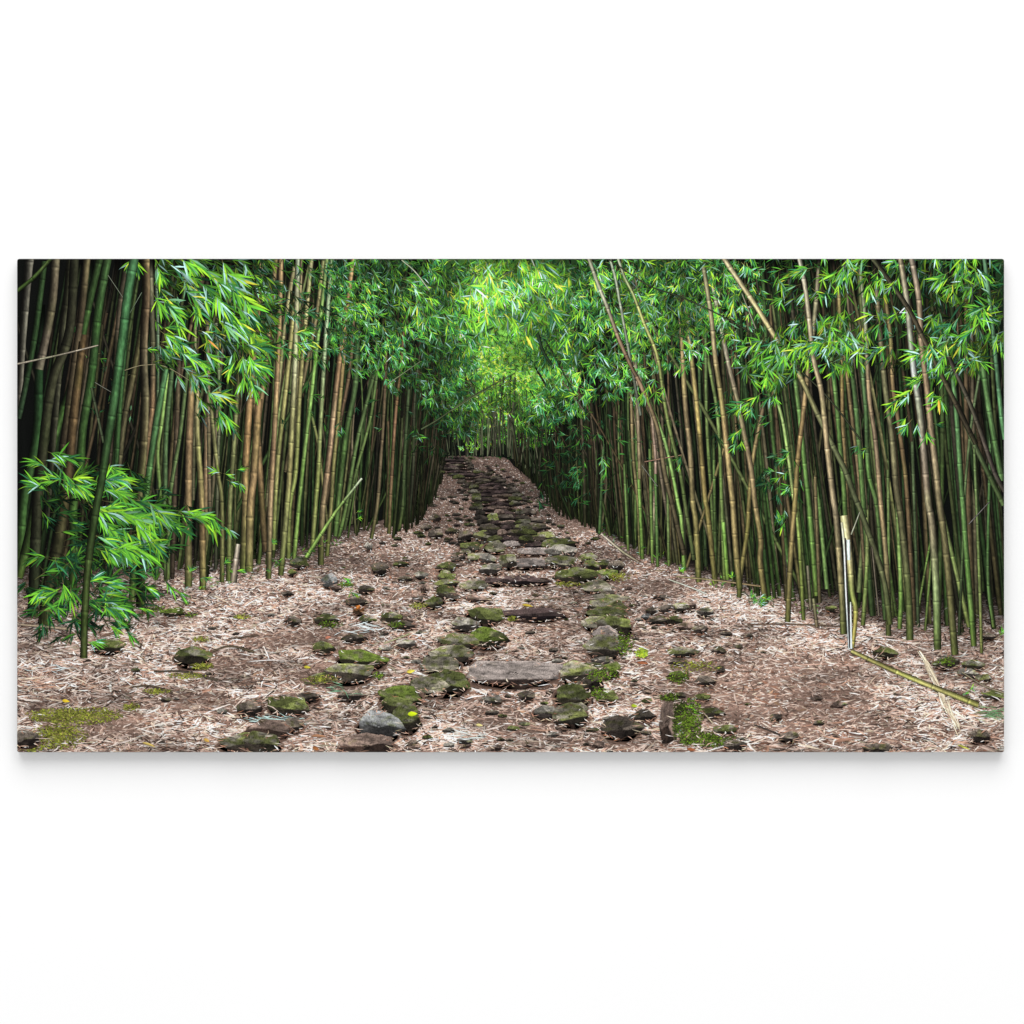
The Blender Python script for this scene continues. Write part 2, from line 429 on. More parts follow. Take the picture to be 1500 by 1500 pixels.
# points | width top, width foot (tile units) | colours top->foot | light | label
CULMS = [
 ("1:172,60 1:150,300 1:128,600 1:106,1000", 50, 30, [GB, GB, (120, 100, 88)], .75, 'grey brown culm leaning at the top left corner of the print'),
 ("1:300,70 1:200,180 1:100,262", 22, 24, [(72, 98, 44), (60, 88, 36)], -.3, None),
 ("1:258,90 1:205,500 1:150,800 1:108,1000", 36, 34, [DG, (38, 66, 44)], .4, None),
 ("1:325,60 1:300,350 1:240,650 1:226,715", 46, 50, [(132, 104, 84), (116, 90, 72), (128, 104, 88)], .5, 'thick brown culm turning green below its joint'),
 ("1:226,715 1:215,1080 1:165,1330 1:135,1500 5:110,330", 48, 52, [(26, 74, 42), (44, 96, 46), (36, 76, 34)], .5, None),
 ("1:408,60 1:385,300 1:350,600 1:320,950", 40, 40, [(98, 90, 58), (84, 76, 56)], .8, None),
 ("1:432,60 1:400,500 1:300,800 1:245,1200 5:215,0 5:190,640", 52, 62, [(58, 52, 38), (72, 66, 44), (62, 58, 38), (44, 46, 32)], .5, 'mossy blotched dark culm among the thick stems at the side'),
 ("1:505,60 1:475,350 1:440,600", 40, 38, [(118, 90, 64), (100, 76, 54)], .5, None),
 ("1:580,60 1:512,350 1:460,600 1:400,850 1:330,1050 1:270,1300 1:210,1500 5:150,250 5:108,420", 42, 52, [(50, 88, 44), (46, 92, 40), (58, 96, 42), (52, 86, 36)], .4, 'green culm slanting steeply across the thick stems'),
 ("1:625,60 1:570,370 1:530,740 1:480,1050 1:462,1300 5:425,0 5:430,250 5:420,480", 48, 50, [(50, 92, 48), (48, 98, 50), (60, 112, 46), (54, 82, 36)], .35, None),
 ("1:472,600 1:430,950 1:395,1300 5:340,200 5:285,450 5:255,690", 38, 74, [(124, 86, 52), (112, 78, 48), (72, 64, 38), (52, 54, 30)], .4, None),
 ("1:780,60 1:740,280 1:700,600 1:660,900 1:620,1150 1:590,1350 5:555,30 5:510,350 5:490,650 5:485,885", 54, 40, [(46, 118, 76), (40, 116, 70), (44, 108, 62), (42, 80, 42), (54, 76, 38), (62, 82, 34), (84, 92, 46)], .15, 'dark glossy blue green culm standing in front of the leafy shrub'),
 ("1:742,300 1:720,600 1:692,950 1:670,1290", 30, 30, [(42, 96, 58), (46, 100, 50)], .3, None),
 ("1:725,150 1:690,400 1:660,850", 32, 30, [(94, 74, 58), (78, 60, 46)], .3, None),
 ("1:805,560 1:760,800 1:720,1000 1:685,1290", 34, 34, [(124, 100, 64), (108, 92, 60)], .4, None),
 ("1:842,60 1:846,280 1:830,600 1:838,900 1:825,1200 1:800,1480 5:812,300 5:812,590", 44, 50, [(150, 108, 74), (122, 88, 62), (130, 108, 78), (124, 100, 66), (104, 90, 52), (54, 58, 32), (44, 50, 28)], .7, 'thick tan culm with a highlight printed down its right edge beside the hanging leaves'),  # highlight down the right side is put into the ink colour
 ("1:872,180 1:884,560 1:882,900 1:862,1080", 30, 30, [(84, 74, 54), (122, 84, 56)], .3, None),
 ("1:903,180 1:912,500 1:912,780", 20, 20, [(82, 102, 80), (74, 92, 66)], .4, None),
 ("1:965,690 1:910,980 1:870,1250 1:838,1480 5:780,300 5:764,550", 34, 40, [(52, 112, 68), (48, 102, 56), (60, 110, 50), (58, 76, 34)], .3, None),
 ("1:972,690 1:938,1000 1:912,1200 1:930,1480", 24, 22, [LG, (104, 132, 62)], .3, None),
 ("1:992,740 1:960,1100 1:950,1480 5:900,430", 30, 28, [(60, 92, 54), (62, 90, 48)], .3, None),
 ("1:1032,740 1:1020,1100 1:1008,1480", 30, 30, [(98, 72, 54), (84, 62, 46)], .3, None),
 ("1:1078,770 1:1040,1100 1:980,1480 5:970,430", 24, 26, [(72, 92, 50), (80, 96, 50)], .3, None),
 ("1:1112,770 1:1096,1100 1:1090,1480 5:1090,470", 38, 44, [(160, 112, 74), (150, 106, 70), (128, 96, 60), (96, 84, 48)], .2, 'warm orange brown culm standing at the litter edge'),
 ("1:1138,830 1:1142,1100 1:1165,1450 5:1180,0 5:1174,490", 26, 40, [(150, 124, 84), (132, 118, 62), (144, 102, 62), (110, 88, 50)], .3, None),
 ("1:1195,930 1:1196,1200 1:1190,1490 5:1200,320", 34, 34, [(130, 96, 66), (124, 88, 60), (92, 84, 46)], .2, None),
 ("1:1222,960 1:1258,1300 1:1282,1490 5:1290,60 5:1284,445", 24, 28, [(118, 106, 62), (108, 98, 52), (104, 94, 50)], .3, None),
 ("1:1372,860 1:1350,1200 1:1330,1490 5:1322,440", 26, 32, [(118, 112, 64), (104, 98, 54), (96, 92, 46)], .2, None),
 ("1:1480,380 1:1468,620 1:1440,950 1:1420,1300 5:1420,0 5:1408,370", 34, 44, [(156, 112, 72), (150, 104, 64), (156, 106, 62), (146, 106, 66), (104, 90, 48)], .25, 'strong orange brown culm rising beside the drooping leaves'),
 ("1:1496,900 1:1470,1300 5:1448,0 5:1440,385", 40, 46, [(152, 106, 66), (146, 104, 66), (118, 100, 56)], .2, None),
 ("1:1250,480 1:1270,850 1:1262,1200", 22, 20, [(122, 120, 88), (104, 98, 70)], .2, None),
 ("1:1130,480 1:1126,800", 20, 20, [(120, 104, 70)], .2, None),
 ("1:1200,430 1:1206,960", 24, 24, [(132, 104, 76), (124, 96, 70)], .2, None),
 ("2:52,60 2:30,400 2:5,720 1:1490,1100", 36, 36, [(160, 116, 74), (148, 104, 64)], .2, None),
 ("2:136,60 2:100,450 2:70,750 2:35,1000 2:15,1200 2:0,1450", 28, 32, [(156, 116, 76), (148, 108, 66), (150, 108, 66)], .2, None),
 ("2:165,60 2:157,400 2:140,800 2:125,1100 2:105,1450 6:98,200 6:93,425", 28, 32, [(160, 116, 76), (156, 114, 72), (156, 112, 74), (138, 96, 66), (150, 112, 78), (84, 72, 44)], .3, 'slim upright orange brown culm ringed with dark joints'),
 ("2:242,120 2:190,430 2:160,720 2:148,840", 24, 26, [(150, 128, 84)], .2, None),
 ("2:238,380 2:190,850 2:150,1200 2:130,1500 6:120,260", 26, 28, [(160, 138, 76), (140, 124, 66), (120, 112, 56)], .25, None),
 ("2:262,60 2:256,350 2:245,700 2:235,900 2:215,1300 2:200,1500 6:182,200 6:163,405", 28, 34, [(164, 160, 138), (168, 150, 108), (170, 154, 116), (150, 132, 80), (140, 118, 66), (146, 130, 76), (112, 104, 54)], .2, 'pale yellowish culm with whitish bloom on its upper length'),
 ("2:342,60 2:315,350 2:290,620 2:270,900 2:250,1300 6:216,0 6:206,310", 26, 28, [(160, 140, 96), (152, 128, 72), (132, 126, 62), (120, 116, 54)], .2, None),
 ("2:286,60 2:276,280 2:268,520", 18, 20, [(140, 108, 78), (130, 110, 70)], .2, None),
 ("2:432,60 2:400,350 2:370,600 2:330,950 2:300,1200 2:270,1480 6:238,325", 22, 26, [(114, 136, 74), (102, 146, 66), (110, 152, 70), (104, 142, 62), (112, 150, 60)], .2, 'bright light green culm curving up between brown ones'),
 ("2:462,60 2:440,300 2:415,650 2:395,1000 2:380,1300 2:365,1490 6:345,245", 24, 28, [(124, 146, 104), (136, 152, 114), (128, 132, 80), (138, 130, 64), (116, 112, 56)], .2, None),
 ("2:410,80 2:370,400 2:320,650", 24, 22, [(132, 118, 72), (124, 98, 64)], .2, None),
 ("2:330,930 2:380,1150 2:404,1360", 16, 18, [(104, 118, 62), (126, 112, 60)], .2, None),
 ("2:582,60 2:545,350 2:510,600 2:475,900 2:450,1150 2:420,1400 6:403,50 6:394,345", 26, 36, [(160, 116, 74), (170, 112, 66), (164, 110, 70), (150, 106, 82), (146, 102, 76), (120, 92, 62), (84, 74, 40)], .35, 'tall russet culm leaning across the dark gap, the most prominent of the brown ones'),
 ("2:532,580 2:500,950 2:470,1250 2:455,1490 6:430,295", 22, 26, [(140, 104, 60), (124, 104, 58), (104, 96, 48)], .2, None),
 ("2:582,430 2:565,700 2:515,980", 24, 22, [(102, 74, 50), (96, 66, 46)], .1, None),
 ("2:606,520 2:595,800 2:540,1100 2:500,1450 6:480,180", 34, 30, [(54, 82, 46), (58, 84, 42), (62, 92, 40)], .1, None),
 ("2:682,820 2:600,1150 2:545,1480 6:500,180", 24, 24, [(70, 94, 50), (74, 100, 44)], .2, None),
 ("2:722,720 2:680,1000 2:600,1300 2:562,1490", 18, 20, [(76, 100, 54), (86, 108, 52)], .2, None),
 ("2:772,630 2:760,950 2:740,1250 2:722,1490 6:686,195", 18, 22, [(92, 66, 46), (108, 82, 58), (90, 72, 46)], .2, None),
 ("2:872,510 2:850,750 2:825,1000 2:800,1400 6:788,165", 17, 22, [(106, 66, 44), (112, 72, 50), (98, 72, 46)], .2, None),
 ("2:902,830 2:880,1200 2:868,1490 6:848,135", 20, 22, [(52, 68, 40), (58, 72, 38)], .2, None),
 ("2:962,640 2:935,900 2:928,1300 6:905,60", 17, 18, [(54, 52, 38), (60, 58, 40)], .2, None),
 ("2:1092,640 2:1065,900 2:1040,1150", 20, 22, [(34, 46, 28), (38, 44, 28)], 0, None),
 # other side
 ("3:478,60 3:540,230 3:600,380 3:650,520 3:720,680 3:790,820 3:880,1050 3:920,1300 3:965,1490", 22, 28, [(168, 152, 124), (160, 146, 122), (140, 98, 76), (138, 96, 72), (120, 92, 62), (104, 82, 56)], -.2, 'long reddish brown culm leaning towards the path'),
 ("3:608,80 3:640,200 3:662,320", 17, 18, [(160, 158, 134)], -.2, None),
 ("3:648,60 3:690,180 3:740,280 3:800,440 3:880,640 3:920,900 3:960,1100 3:1010,1300 3:1040,1490", 17, 26, [(166, 160, 140), (166, 156, 84), (150, 140, 70), (116, 122, 58), (96, 108, 54)], -.2, None),
 ("3:745,310 3:755,650 3:762,850 3:775,1200 3:780,1480 7:792,312", 20, 24, [(132, 118, 98), (140, 108, 88), (126, 98, 64), (92, 124, 54)], -.2, None),
 ("3:715,520 3:790,800 3:850,1000 3:884,1220", 19, 20, [(122, 98, 80), (112, 88, 70)], -.2, None),
 ("3:835,900 3:920,1120 3:970,1330 3:1000,1490 7:1020,100 7:1035,375", 18, 24, [(110, 150, 74), (120, 166, 82), (116, 160, 72), (104, 136, 54)], -.2, 'thin bright green culm bowing outwards over the thicket'),
 ("3:1018,470 3:1040,900 3:1070,1200 3:1085,1480 7:1102,100 7:1120,445", 26, 34, [(150, 114, 70), (156, 118, 78), (150, 116, 80), (138, 114, 60), (116, 98, 48)], -.2, None),
 ("3:1058,470 3:1100,850 3:1130,1150 3:1155,1450 7:1172,60 7:1215,455", 24, 32, [(158, 126, 74), (150, 118, 60), (140, 108, 56), (112, 92, 44)], -.2, None),
 ("3:1148,130 3:1190,400 3:1215,650 3:1245,850 3:1270,1060 3:1295,1300 3:1315,1480 7:1330,200 7:1356,485", 26, 36, [(162, 136, 100), (168, 130, 84), (166, 124, 76), (160, 124, 74), (150, 116, 68), (110, 90, 46)], -.25, 'tall golden tan culm standing apart at the litter edge'),
 ("3:1195,200 3:1250,480 3:1300,720 3:1340,880 3:1380,1080 3:1420,1280 3:1445,1490 7:1478,200 8:14,330 8:46,570", 24, 34, [(148, 130, 112), (150, 118, 92), (148, 112, 78), (140, 108, 62), (122, 96, 50)], -.25, None),
 ("3:1255,60 3:1370,230 3:1450,350 3:1500,430 4:90,510 4:140,580 4:230,730 4:330,940 4:410,1110 4:500,1290 4:560,1450 8:600,50 8:720,400 8:765,690", 28, 34, [(180, 150, 112), (176, 146, 98), (150, 126, 76), (96, 92, 58), (84, 84, 52), (92, 86, 54), (80, 82, 44)], -.2, 'very long culm slanting from the canopy down through the thicket'),
 ("3:1160,550 3:1165,1000 3:1190,1420", 20, 22, [(86, 112, 60), (92, 112, 54)], -.2, None),
 ("3:1118,550 3:1130,1000 3:1142,1330", 18, 20, [(60, 86, 54), (66, 88, 50)], -.2, None),
 ("3:1178,680 3:1230,1000 3:1252,1480 7:1268,430", 20, 24, [(98, 118, 58), (92, 110, 50)], -.2, None),
 ("3:728,850 3:740,1200 3:768,1490 7:780,290", 18, 20, [(116, 90, 58), (108, 92, 52)], -.2, None),
 ("3:850,1010 3:870,1250 3:864,1490 7:850,335", 17, 20, [(158, 116, 98), (150, 108, 96), (90, 116, 58)], -.2, None),
 ("3:1272,1150 3:1200,1380 3:1165,1470 7:1050,360", 18, 18, [(116, 90, 54), (104, 84, 44)], -.2, None),
 ("3:1482,980 3:1430,1250 3:1410,1480 7:1400,150 7:1362,400 7:1352,535", 22, 28, [(140, 104, 72), (136, 108, 58), (130, 104, 52), (96, 82, 40)], -.2, None),
 ("7:770,-200 7:795,312", 20, 22, [(98, 142, 60), (92, 126, 50)], -.2, None),
 ("7:690,-200 7:712,262", 15, 17, [(86, 112, 56)], -.2, None),
 ("7:838,-250 7:852,335", 18, 20, [(84, 120, 56), (92, 122, 52)], -.2, None),
 ("7:868,-200 7:882,355", 18, 20, [(66, 108, 52)], -.2, None),
 ("7:566,-300 7:545,165", 16, 19, [(54, 92, 50), (50, 84, 42)], -.2, None),
 ("7:938,-200 7:946,352", 17, 19, [(88, 106, 54)], -.2, None),
 ("7:1258,60 7:1286,432", 22, 26, [(96, 146, 60), (104, 142, 54)], -.2, None),
 ("7:1208,-200 7:1216,310", 18, 20, [(78, 108, 50)], -.2, None),
 ("7:1250,-200 7:1236,310", 18, 18, [(100, 100, 52)], -.2, None),
 ("4:238,60 4:275,250 4:300,450 4:320,640 4:365,830 4:385,1000 4:405,1200 4:435,1450 8:455,100 8:485,500 8:496,745", 26, 38, [(178, 158, 140), (176, 146, 116), (168, 132, 96), (160, 124, 88), (150, 120, 90), (120, 98, 62), (84, 78, 42)], -.3, 'stout pale tan culm streaked with lichen, crossing a slanting one'),
 ("4:350,160 4:325,450 4:290,720 4:265,950 4:230,1250 4:215,1480 8:210,50 8:190,300 8:173,675", 26, 32, [(138, 112, 92), (150, 112, 74), (156, 112, 66), (152, 112, 66), (140, 110, 62), (100, 84, 44)], -.2, 'orange brown culm tilting the opposite way to its neighbours'),
 ("4:594,160 4:615,350 4:630,600 4:645,880 4:680,1120 4:710,1480 8:725,50 8:745,350 8:756,755", 22, 32, [(140, 128, 104), (150, 112, 80), (140, 104, 80), (146, 108, 74), (112, 92, 58), (78, 74, 40)], -.25, None),
 ("4:690,290 4:715,600 4:740,850 4:775,1100 4:800,1400 8:830,100 8:870,500 8:880,780", 28, 42, [(120, 98, 70), (104, 92, 62), (100, 84, 56), (92, 86, 50), (80, 82, 40)], -.2, None),
 ("4:733,280 4:765,500 4:780,800 4:810,1000 4:850,1300 4:865,1480 8:878,200", 24, 28, [(138, 106, 66), (128, 92, 58), (110, 78, 50)], -.2, None),
 ("4:822,60 4:860,300 4:880,500 4:905,750 4:935,950 4:960,1200 4:985,1480 8:1005,100 8:1030,450 8:1040,835", 32, 44, [(150, 120, 92), (160, 140, 120), (160, 152, 150), (156, 130, 116), (144, 112, 92), (142, 118, 88), (120, 120, 80), (100, 108, 56)], -.3, 'stout grey tan culm with a bleached upper length'),
 ("4:886,60 4:930,300 4:945,560 4:975,800 4:1000,1050 4:1030,1300 4:1050,1490 8:1080,200 8:1110,500 8:1140,865", 32, 42, [(138, 112, 98), (150, 112, 88), (144, 106, 78), (138, 108, 80), (124, 102, 66), (108, 92, 52), (88, 84, 42)], -.25, 'brown culm standing close beside the bleached stout one'),
 ("4:655,60 4:780,230 4:880,380 4:962,545", 28, 28, [(66, 58, 42), (60, 50, 36), (84, 66, 48)], -.4, 'dark dead culm slanting down through the upper leaves'),
 ("4:468,260 4:485,700 4:490,1000 4:502,1200", 22, 24, [(136, 108, 62), (132, 96, 54), (116, 86, 52)], -.2, None),
 ("4:418,600 4:450,850 4:480,1200 4:500,1450 8:520,420", 26, 32, [(82, 118, 62), (76, 114, 56), (72, 108, 48)], -.3, None),
 ("4:528,580 4:565,900 4:590,1200 4:610,1480 8:640,350", 28, 34, [(68, 106, 58), (60, 98, 52), (66, 100, 48)], -.3, 'dark green culm, straight and smooth, behind the split stalk'),
 ("4:503,630 4:545,1000 4:580,1300 4:592,1490", 22, 24, [(128, 96, 58), (112, 84, 56)], -.2, None),
 ("4:598,630 4:625,950 4:640,1300 8:690,20 8:722,450", 26, 28, [(68, 106, 64), (62, 100, 56), (70, 104, 50)], -.3, None),
 ("4:213,740 4:250,1050 4:275,1300 4:295,1480 8:310,150 8:342,525", 24, 34, [(84, 126, 62), (78, 128, 58), (84, 132, 56), (72, 108, 42)], -.3, None),
 ("4:88,810 4:145,1020 4:180,1250 4:205,1450 8:235,150 8:265,665", 17, 24, [(130, 160, 84), (142, 160, 86), (140, 150, 78), (122, 128, 52), (98, 104, 40)], -.2, 'slender yellow green culm at the thicket edge'),
 ("4:60,870 4:95,1150 4:130,1450 8:155,200 8:165,435", 22, 24, [(116, 120, 82), (96, 86, 66), (74, 60, 56)], -.2, None),
 ("4:1118,650 4:1150,1000 4:1170,1300 4:1185,1490 8:1200,200 8:1225,500 8:1250,815", 26, 34, [(64, 118, 70), (60, 116, 68), (66, 116, 58), (72, 112, 50), (80, 104, 42)], -.3, 'deep green culm with white ringed joints near the far edge'),
 ("4:1210,170 4:1260,450 4:1290,620 4:1330,900 4:1370,1130 4:1412,1360", 28, 36, [(58, 104, 66), (66, 112, 62), (68, 116, 62), (60, 102, 54)], -.3, None),
 ("4:1308,60 4:1350,400 4:1380,700 4:1410,1000 4:1428,1120", 26, 28, [(60, 116, 84), (56, 114, 78)], -.3, None),
 ("4:1045,700 4:1160,930 4:1240,1120 4:1330,1310 4:1424,1500", 26, 32, [(58, 72, 44), (66, 80, 48), (62, 74, 42)], -.4, None),
 ("4:1145,730 4:1230,920 4:1290,1080 4:1370,1310 4:1428,1420", 22, 28, [(70, 54, 50), (84, 66, 58), (66, 52, 48)], -.5, 'dead purple brown culm slanting down to the print edge'),
 ("4:1284,730 4:1235,1030 4:1200,1390 8:1190,120", 17, 18, [(86, 104, 66), (74, 94, 54)], -.2, None),
 ("8:1088,130 8:1150,400 8:1222,705", 22, 28, [(112, 122, 62), (108, 112, 52)], -.2, None),
 ("8:1252,-300 8:1280,400 8:1306,800 8:1294,855", 15, 20, [(84, 108, 58), (104, 112, 58), (110, 96, 50)], -.2, None),
 ("8:1342,-300 8:1330,400 8:1362,705", 16, 19, [(62, 108, 60), (74, 116, 54)], -.2, None),
 ("8:895,-300 8:920,455", 20, 21, [(70, 88, 54)], -.2, None),
 ("8:795,-200 8:825,450 8:820,715", 22, 28, [(88, 110, 54), (98, 134, 56)], -.2, 'bright green culm foot between brown culms'),
 ("8:632,80 8:630,350 8:608,695", 20, 27, [(112, 116, 60), (100, 110, 52)], -.2, None),
 ("8:605,200 8:584,505", 26, 28, [(92, 96, 52)], -.2, None),
 ("8:355,0 8:400,485", 24, 26, [(78, 112, 54)], -.2, None),
 ("8:333,-100 8:352,400", 20, 22, [(118, 92, 58)], -.2, None),
 ("8:752,-200 8:762,655", 18, 20, [(88, 106, 54)], -.2, None),
 ("8:985,280 8:918,650", 14, 15, [(86, 112, 48)], -.2, None),
 ("8:997,380 8:968,725", 15, 16, [(80, 100, 44)], -.2, None),
]

cb = lambda x: np.interp(x, [330, 400, 470, 520, 560, 600, 640, 660, 700, 740, 780, 820, 860, 900, 950, 1000, 1050, 1110, 1160], [430, 470, 510, 545, 560, 575, 610, 640, 655, 650, 655, 640, 620, 600, 580, 560, 540, 520, 480])
def all_culms():
    made = []
    for pts, a, b, cols, light, lab in CULMS:
        p = P(pts)
        yb = p[-1][1]
        # a culm whose foot is hidden still stands where its line meets the ground
        yk = yb if yb > edge(p[-1][0]) else basey(p[-1][0]) - 25
        k = KEY(yk) + R.uniform(-.002, .002)
        if pts.startswith('3:') and p[0][1] < 400: k = max(k, .668 + R.uniform(0, .012))
        if pts.startswith('4:') and p[0][1] < 400: k = max(k, .898 + R.uniform(0, .012))
        if lab and 'dead' in lab: k = 0.93
        if lab and 'dark glossy' in lab: k = 0.965
        fade = 0.0
        if p[0][1] > 392 and p[0][0] > 40:      # the culm goes on upwards into the shade
            d = p[0] - p[1]; d = d / np.hypot(*d); fade = min(95.0, (p[0][1] - 376) / max(.3, -d[1])); p = np.vstack([p[0] + d * fade, p])
            cols = [cols[0]] + list(cols)
        if yb < edge(p[-1][0]) + 4 and abs(p[-1][1] - p[-2][1]) > 20 and p[-1][1] < 860 and XL + 8 < p[-1][0] < XR - 8:   # foot hidden deep in the thicket
            d = p[-1] - p[-2]; d = d / np.hypot(*d); n = min(170.0, max(20.0, (basey(p[-1][0]) - 22 - yb) / max(.3, d[1])))
            p = np.vstack([p, p[-1] + d * n * .5, p[-1] + d * n]); cols = list(cols) + [np.array(cols[-1]) * .8, np.array(cols[-1]) * .6]
        bf = culm(p, a * F, b * F, cols, k, light, seed=None, gain=1.0, foot=yb > edge(p[-1][0]) + 15, fade=fade * 1.1)
        if bf:
            if p[:, 0].mean() < 215: bf.c = [c * .62 for c in bf.c]
            made.append((bf.area(), bf, lab))
    made.sort(key=lambda t: -t[0])
    # the thicket behind: slim dim culms
    rest = Buf()
    def fill(n, x0, x1, dmin, dmax, gmin, gmax, wmul=1.0, knear=0.0):
        for _ in range(n):
            x = R.uniform(x0, x1)
            near = np.interp(x, [25, 200, 400, 520, 600, 655, 745, 800, 900, 1100, 1300, 1471], [11, 9, 7, 5.5, 4, 2.2, 2.4, 3.4, 5, 7, 9, 10])
            t = R.uniform(dmin, dmax)
            w = near * (1 - .55 * max(t, 0)) * R.uniform(.55, 1.0) * wmul
            yb = basey(x) - 6 - t * (basey(x) - edge(x)) * 1.15
            tilt = np.interp(x, [25, 300, 600, 690, 705, 760, 1000, 1471], [.17, .09, .06, .02, -.01, -.03, -.08, -.10]) + R.normal(0, .035)
            if R.random() < .06 and not 540 < x < 880: tilt += R.choice([-1, 1]) * R.uniform(.2, .5)
            yt = 360.0
            if 630 < x < 850: yt = float(cb(x)) - R.uniform(0, 60)
            elif 470 < x < 1110 and R.random() < .85: yt = float(cb(x)) - R.uniform(10, 110)
            H = yb - yt
            bow = R.normal(0, 6)
            top = np.array([x + tilt * H, yt]); mid = np.array([x + tilt * H * .5 + bow, (yb + yt) / 2])
            g = R.uniform(gmin, gmax) * (1 - .72 * max(t, 0)) * np.interp(x, [520, 600, 660, 745, 860, 940], [1, .62, .5, .5, .62, 1])
            c1 = [BR, TAN, OL, GR, DG, GR, YG, DB, DG, LG, BR][int(R.integers(0, 11))]
            c2 = np.array(c1) * R.uniform(.75, 1.0) * np.array([.9, 1.0, .85])
            bf = culm([top, mid, (x, yb)], w * .8, w, [c1, c1, c2], KEY(yb) - .03 - .06 * max(t, -.1) - R.uniform(0, .01), R.uniform(-.4, .4), g, 4 if w < 5 else 5, 3.2, foot=t < .6, fade=R.uniform(20, 120))
            if bf: rest.merge(bf)
    fill(90, 25, 400, .3, 1.0, .45, .85); fill(150, 300, 600, .1, 1.0, .45, .95); fill(110, 560, 652, .0, 1.0, .45, .8)
    fill(150, 756, 930, .0, 1.0, .4, .85); fill(160, 900, 1200, .1, 1.0, .45, .95); fill(130, 1150, 1490, .15, 1.0, .45, .95)
    fill(70, 575, 648, -.75, .15, .35, .75); fill(80, 752, 880, -.7, .15, .35, .75)
    # far end of the path
    for _ in range(95):
        x = R.uniform(648, 800); yb = min(668 + max(0, (x - 745)) * .7, 700) + R.uniform(-3, 2)
        w = R.uniform(1.0, 2.4); g = R.uniform(.35, .85)
        c1 = [(104, 98, 70), (82, 100, 62), (92, 80, 62), (120, 122, 84), (60, 78, 50)][int(R.integers(0, 5))]
        tl = R.normal(0, .07)
        bf = culm([(x + tl * 130, yb - R.uniform(60, 120)), (x + tl * 60, yb - 50), (x, yb)], w, w, [c1, c1], 0.13 + R.uniform(0, .01), 0, g, 3, 4, foot=False)
        if bf: rest.merge(bf)
    for i, (a, bf, lab) in enumerate(made):
        if i < 100: build('bamboo_culm', bf, M_CULM, PRINT, lab, group='printed bamboo culms')
        else: rest.merge(bf)
    build('bamboo_thicket', rest, M_CULM, PRINT, 'dim mass of thin bamboo culms behind the nearer ones', 'stuff')
all_culms()

# ------------------------------------------------------------------ special stalks and sticks
def stalk(name, pts, a, b, cols, k, label=None, light=-.2, nodes=True, foot=False, gain=1.0, parent=PRINT, mottle=.2):
    bf = culm(P(pts), a * F, b * F, cols, k + R.uniform(0, .004), light, gain, 6, 1.2, nodes, foot, mottle)
    return build(name, bf, M_CULM, parent, label)

stalk('fallen_culm', "8:540,842 8:750,940 8:1000,1045 8:1275,1155", 24, 36, [(170, 148, 76), (160, 138, 66), (166, 142, 76), (150, 124, 62)], .86, 'yellow brown culm lying on the litter below the split stalk')
sp = stalk('split_stalk', "8:497,60 8:516,200 8:530,310 8:545,500 8:566,620 8:548,825", 46, 22, [(190, 164, 108), (196, 166, 118), (190, 160, 100), (150, 152, 66), (176, 146, 60), (160, 128, 60)], .875, 'snapped upright stalk, split open and frayed pale')
stalk('pale_strip', "8:485,100 8:500,260 8:510,500 8:528,830", 15, 13, [(214, 190, 160), (210, 204, 204), (206, 200, 204), (196, 190, 200)], .885, 'whitish strip of split wood', 0, False, parent=sp)
stalk('dark_split', "8:506,190 8:514,420 8:532,825", 9, 10, [(58, 42, 44), (48, 36, 44)], .890, None, 0, False, parent=sp)
stalk('white_patch', "8:522,200 8:527,260 8:526,318", 22, 20, [(226, 230, 236), (240, 244, 250), (214, 218, 226)], .895, 'bright white bare patch', 0, False, parent=sp)
stalk('white_strip', "8:536,560 8:540,830", 9, 15, [(226, 220, 200), (206, 214, 236)], .896, None, 0, False, parent=sp)
stalk('cut_stalk', "2:632,1345 2:510,1500 6:440,100 6:310,302", 14, 26, [(196, 192, 160), (124, 156, 72), (128, 160, 70), (122, 152, 64)], KEY(830), 'bright green cut stalk leaning low across the culm feet')
stalk('fallen_pole', "7:556,165 7:680,268 7:780,332", 17, 14, [(196, 164, 152), (176, 140, 126), (120, 92, 80)], KEY(826), 'pinkish dead pole lying at the foot of the thicket', nodes=False)
stalk('fallen_pole', "7:990,412 7:1200,432 7:1490,470", 9, 12, [(150, 116, 86), (132, 98, 66)], .55, None, nodes=False)
stalk('fallen_pole', "7:945,428 7:1060,470 7:1165,512", 8, 9, [(206, 190, 170), (214, 200, 184)], .55, None, nodes=False)
stalk('fallen_pole', "8:-60,690 8:200,688 8:480,702", 8, 9, [(104, 70, 58), (92, 62, 52)], .62, None, nodes=False)
stalk('stump', "8:288,350 8:306,605", 17, 19, [(122, 104, 84), (98, 80, 62)], .60, None)
stalk('stump', "8:322,540 8:342,705", 20, 22, [(128, 106, 80), (96, 74, 54)], .64, None)
stalk('stump', "5:1378,225 5:1350,445", 26, 40, [(190, 160, 142), (164, 130, 116), (120, 98, 80)], .50, 'pale pink broken stump at the foot of brown culms')
